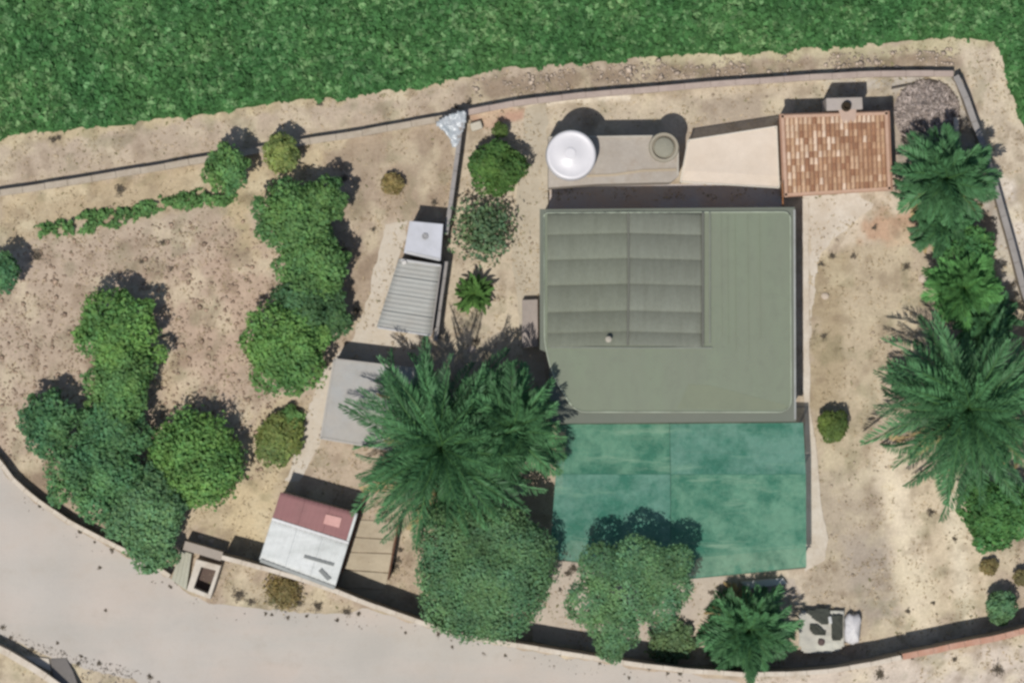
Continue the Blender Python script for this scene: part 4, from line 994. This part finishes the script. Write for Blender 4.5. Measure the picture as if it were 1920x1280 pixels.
# rubble / dry brush mound in the north east corner
rb = empty('brush_pile', W(1735, 205, 0), 'grey brown heap of dry cuttings in the top right corner of the plot', 'heap')
n = 40; V = []; rr = 2.1
yy, xx = np.meshgrid(np.linspace(-1, 1, n), np.linspace(-1, 1, n)); d = np.hypot(xx, yy)
hh = np.clip(1-d, 0, 1)**.6*.55*(.55+.9*fbm(xx*3+9, yy*3+9, 1.2, 4, 3)); cxy = W(1738, 212, 0)
V = np.stack([(cxy.x+xx*1.55+0*xx).ravel(), (cxy.y+yy*1.6).ravel(), (hh-.02).ravel()], 1)
idx = (np.arange(n-1)[:, None]*n+np.arange(n-1)[None]).ravel()
np_mesh('mound', V, np.stack([idx, idx+n, idx+n+1, idx+1], 1), surf('dry_mulch', A(176, 162, 152), A(140, 126, 116), big=1.2, small=7, bmp=.9), rb, None, True)
nb = 2600; a = rng.uniform(0, 6.28, nb); dd = np.sqrt(rng.random(nb))*1.5
P = np.stack([cxy.x+np.cos(a)*dd, cxy.y+np.sin(a)*dd, .1+.5*np.clip(1-dd/1.6, 0, 1)**.6*rng.uniform(.6, 1.2, nb)], 1)
T = rng.uniform(.5, 1.3, nb); V, F, C = leaf_cloud(P, np.tile([0, 0, .8], (nb, 1)), .06, np.stack([T, T, T], 1), aspect=5)
LEAF['twig'] = A(186, 172, 162); o = np_mesh('twigs', V, F, leaf_mat('leaf_twig', LEAF['twig'], 0, .9), rb, C); o['kind'] = 'stuff'
# curved low edging round the heap
wall_thing('curved_edging', 'curved dark edging round the heap inside the top right corner',
           [(1672, 166), (1710, 158), (1745, 152), (1765, 158), (1777, 175), (1784, 205), (1786, 225)], .06, .22, surf('dark_edging', A(100, 92, 84)), cat='edging')
q = W(1793, 234, .5); wp = empty('white_post', (q.x, q.y, 0), 'short white block standing by east wall near the palm', 'post')
MB().box((q.x, q.y), .20, .62, 0, .5).build('block', m_whw, wp, bevel=.03)
MB().box((q.x, q.y), .24, .66, .5+.001, .54).build('cap', m_white_cope, wp, bevel=.01)

# pale blue plastic sheet hung on the corner
def crumple(name, poly, z, amp, mat, parent=None, seed=0, n=22):
    xs = [p[0] for p in poly]; ys = [p[1] for p in poly]
    gxx, gyy = np.meshgrid(np.linspace(min(xs), max(xs), n), np.linspace(min(ys), max(ys), n))
    dd = sdf(gxx, gyy, poly); f = fbm(gxx, gyy, .22, 3, seed+3)
    zz = z+amp*(f-.5)*2; Vv = [tuple(W(a, b, c)) for a, b, c in zip(gxx.ravel(), gyy.ravel(), zz.ravel())]
    Ff = []
    for j in range(n-1):
        for i in range(n-1):
            if dd[j, i] < 2 or dd[j+1, i+1] < 1: Ff.append((j*n+i, (j+1)*n+i, (j+1)*n+i+1, j*n+i+1))
    o = np_mesh(name, np.array(Vv), np.array(Ff), mat, parent, None, False)
    s = o.modifiers.new('t', 'SOLIDIFY'); s.thickness = .02; return o
pls = surf('pale_blue_plastic', A(176, 184, 186), A(200, 202, 202), big=1.5, small=5, rough=.3, spec=.5)
tag(crumple('plastic_sheet', [(818, 232), (836, 222), (866, 208), (874, 214), (866, 240), (858, 264), (850, 276), (846, 262), (836, 246)], 1.2, .16, pls, seed=4), 'crumpled pale blue plastic sheet on the corner where the walls meet', 'plastic sheet')
st_ = W(893, 236, .4); 
tag(MB().box((st_.x, st_.y), .55, .4, 0, .35, .3).build('white_crate', surf('white_bag', A(214, 206, 186)), bevel=.06), 'small whitish box beside the tiny dark bush', 'box')

# white platform with junk + sack
pf = [W(x, y, .3) for x, y in ((1503, 1150), (1530, 1146), (1578, 1150), (1580, 1204), (1572, 1212), (1512, 1222), (1500, 1205))]
m_pf = surf('dusty_white_paint', A(208, 206, 192), A(190, 186, 174), big=1, small=4)
pr = empty('junk_platform', W(1540, 1185, 0), 'low white platform strewn with dark junk beside the palm bush and roadside wall', 'platform')
MB().prism([(p.x, p.y) for p in pf], 0, .2).build('platform_top', m_pf, pr, bevel=.06)
crumple('rubbish_cover', [(1500, 1150), (1530, 1144), (1582, 1148), (1583, 1204), (1572, 1214), (1530, 1224), (1508, 1222), (1498, 1200)], .32, .14, m_pf, pr, seed=9, n=20)
m_dk = surf('dark_green_grey_sheet', A(78, 84, 76), A(62, 62, 54), small=5)
for nm, lb, poly in (('dark_tarpaulin', 'dark tarpaulin folded on the upper edge of the white platform', [(1512, 1146), (1552, 1140), (1556, 1160), (1545, 1170), (1530, 1160)]),
                     ('dark_sack', 'dark narrow sack lying near the middle of the white platform', [(1518, 1170), (1530, 1172), (1546, 1184), (1548, 1190), (1530, 1190), (1520, 1180)]),
                     ('dark_board', 'dark green grey board standing between platform and white sack', [(1562, 1152), (1580, 1152), (1580, 1192), (1566, 1200), (1559, 1192)])):
    o = crumple(nm, poly, .45, .10, m_dk, seed=len(nm), n=14); tag(o, lb, 'junk')
q = W(1540, 1203, .4); tag(MB().lathe((q.x, q.y), [(.14, .3), (.17, .42), (.15, .46), (.06, .47)], 16).build('dark_bucket', surf('brown_bucket', A(104, 88, 84)), smooth=True), 'small round brown bucket at the lower edge of the white platform', 'bucket')
q = W(1557, 1162, .6); tag(MB().box((q.x, q.y), .16, .35, .31, .55, .15).build('white_box', surf('clean_white', A(222, 222, 216)), bevel=.04), 'small bright white box on the upper right of the white platform', 'box')
sk = W(1599, 1179, .6); sackm = MB().lathe((0, 0), [(.36, 0), (.44, .2), (.42, .5), (.36, .66), (.12, .72)], 24); 
so = sackm.build('builders_sack', surf('white_woven_sack', A(224, 222, 220), A(204, 200, 200), big=2, small=6, bmp=.6), smooth=True)
for v_ in so.data.vertices:
    q_ = math.hypot(v_.co.x, v_.co.y) or 1; ca, sa = v_.co.x/q_, v_.co.y/q_; m_ = (abs(ca)**5+abs(sa)**5)**(-1/5); v_.co.x *= m_*.92; v_.co.y *= m_*.92; v_.co.z += .07*math.sin(v_.co.x*13+v_.co.y*9) if v_.co.z > .3 else 0
so.location = (sk.x, sk.y, 0); so.scale = (.95, 1.75, .9); so.rotation_euler = (0, 0, -.08)
for v_ in so.data.vertices: v_.co += Vector((random.uniform(-.035, .035), random.uniform(-.03, .03), random.uniform(-.04, .04))) if v_.co.z > .05 else Vector((0, 0, 0))
tag(so, 'large white woven sack right of the junk platform', 'sack')
q = [W(x, y, .25) for x, y in ((1388, 1090), (1468, 1083), (1476, 1094), (1400, 1104))]
tag(MB().prism([(p.x, p.y) for p in q], 0, .25).build('white_bench', surf('clean_white', A(222, 222, 216)), bevel=.03), 'white bench slab below the right end of shade net', 'bench')
# pot / stones seen in the yard
for i, (x, y, s_, lb) in enumerate(((1733, 523, .28, 'pinkish white round stone left of the bright palm'), (1547, 555, .20, 'pale flat stone in the dry grass near white kerb'), (885, 655, .22, 'bright white stone in the gravel bed beside big palm'),
                                   (376, 1006, .16, 'small white stone above the walled bay, left one'), (396, 1014, .14, 'small white stone above the walled bay, right one'), (1472, 141, .12, 'small white stone on the rubble strip behind the tiled shed'))):
    p = W(x, y); o = MB().lathe((0, 0), [(.7, 0), (1, .25), (.85, .55), (.3, .75)], 9).build('garden_stone', surf('stone_pale', A(220, 200, 182), A(206, 190, 170)), bevel=0)
    for v_ in o.data.vertices: v_.co.x *= random.uniform(.85, 1.1); v_.co.y *= random.uniform(.85, 1.1)
    o.location = (p.x, p.y, 0); o.scale = (s_, s_*.85, s_*.7); tag(o, lb, 'stone')
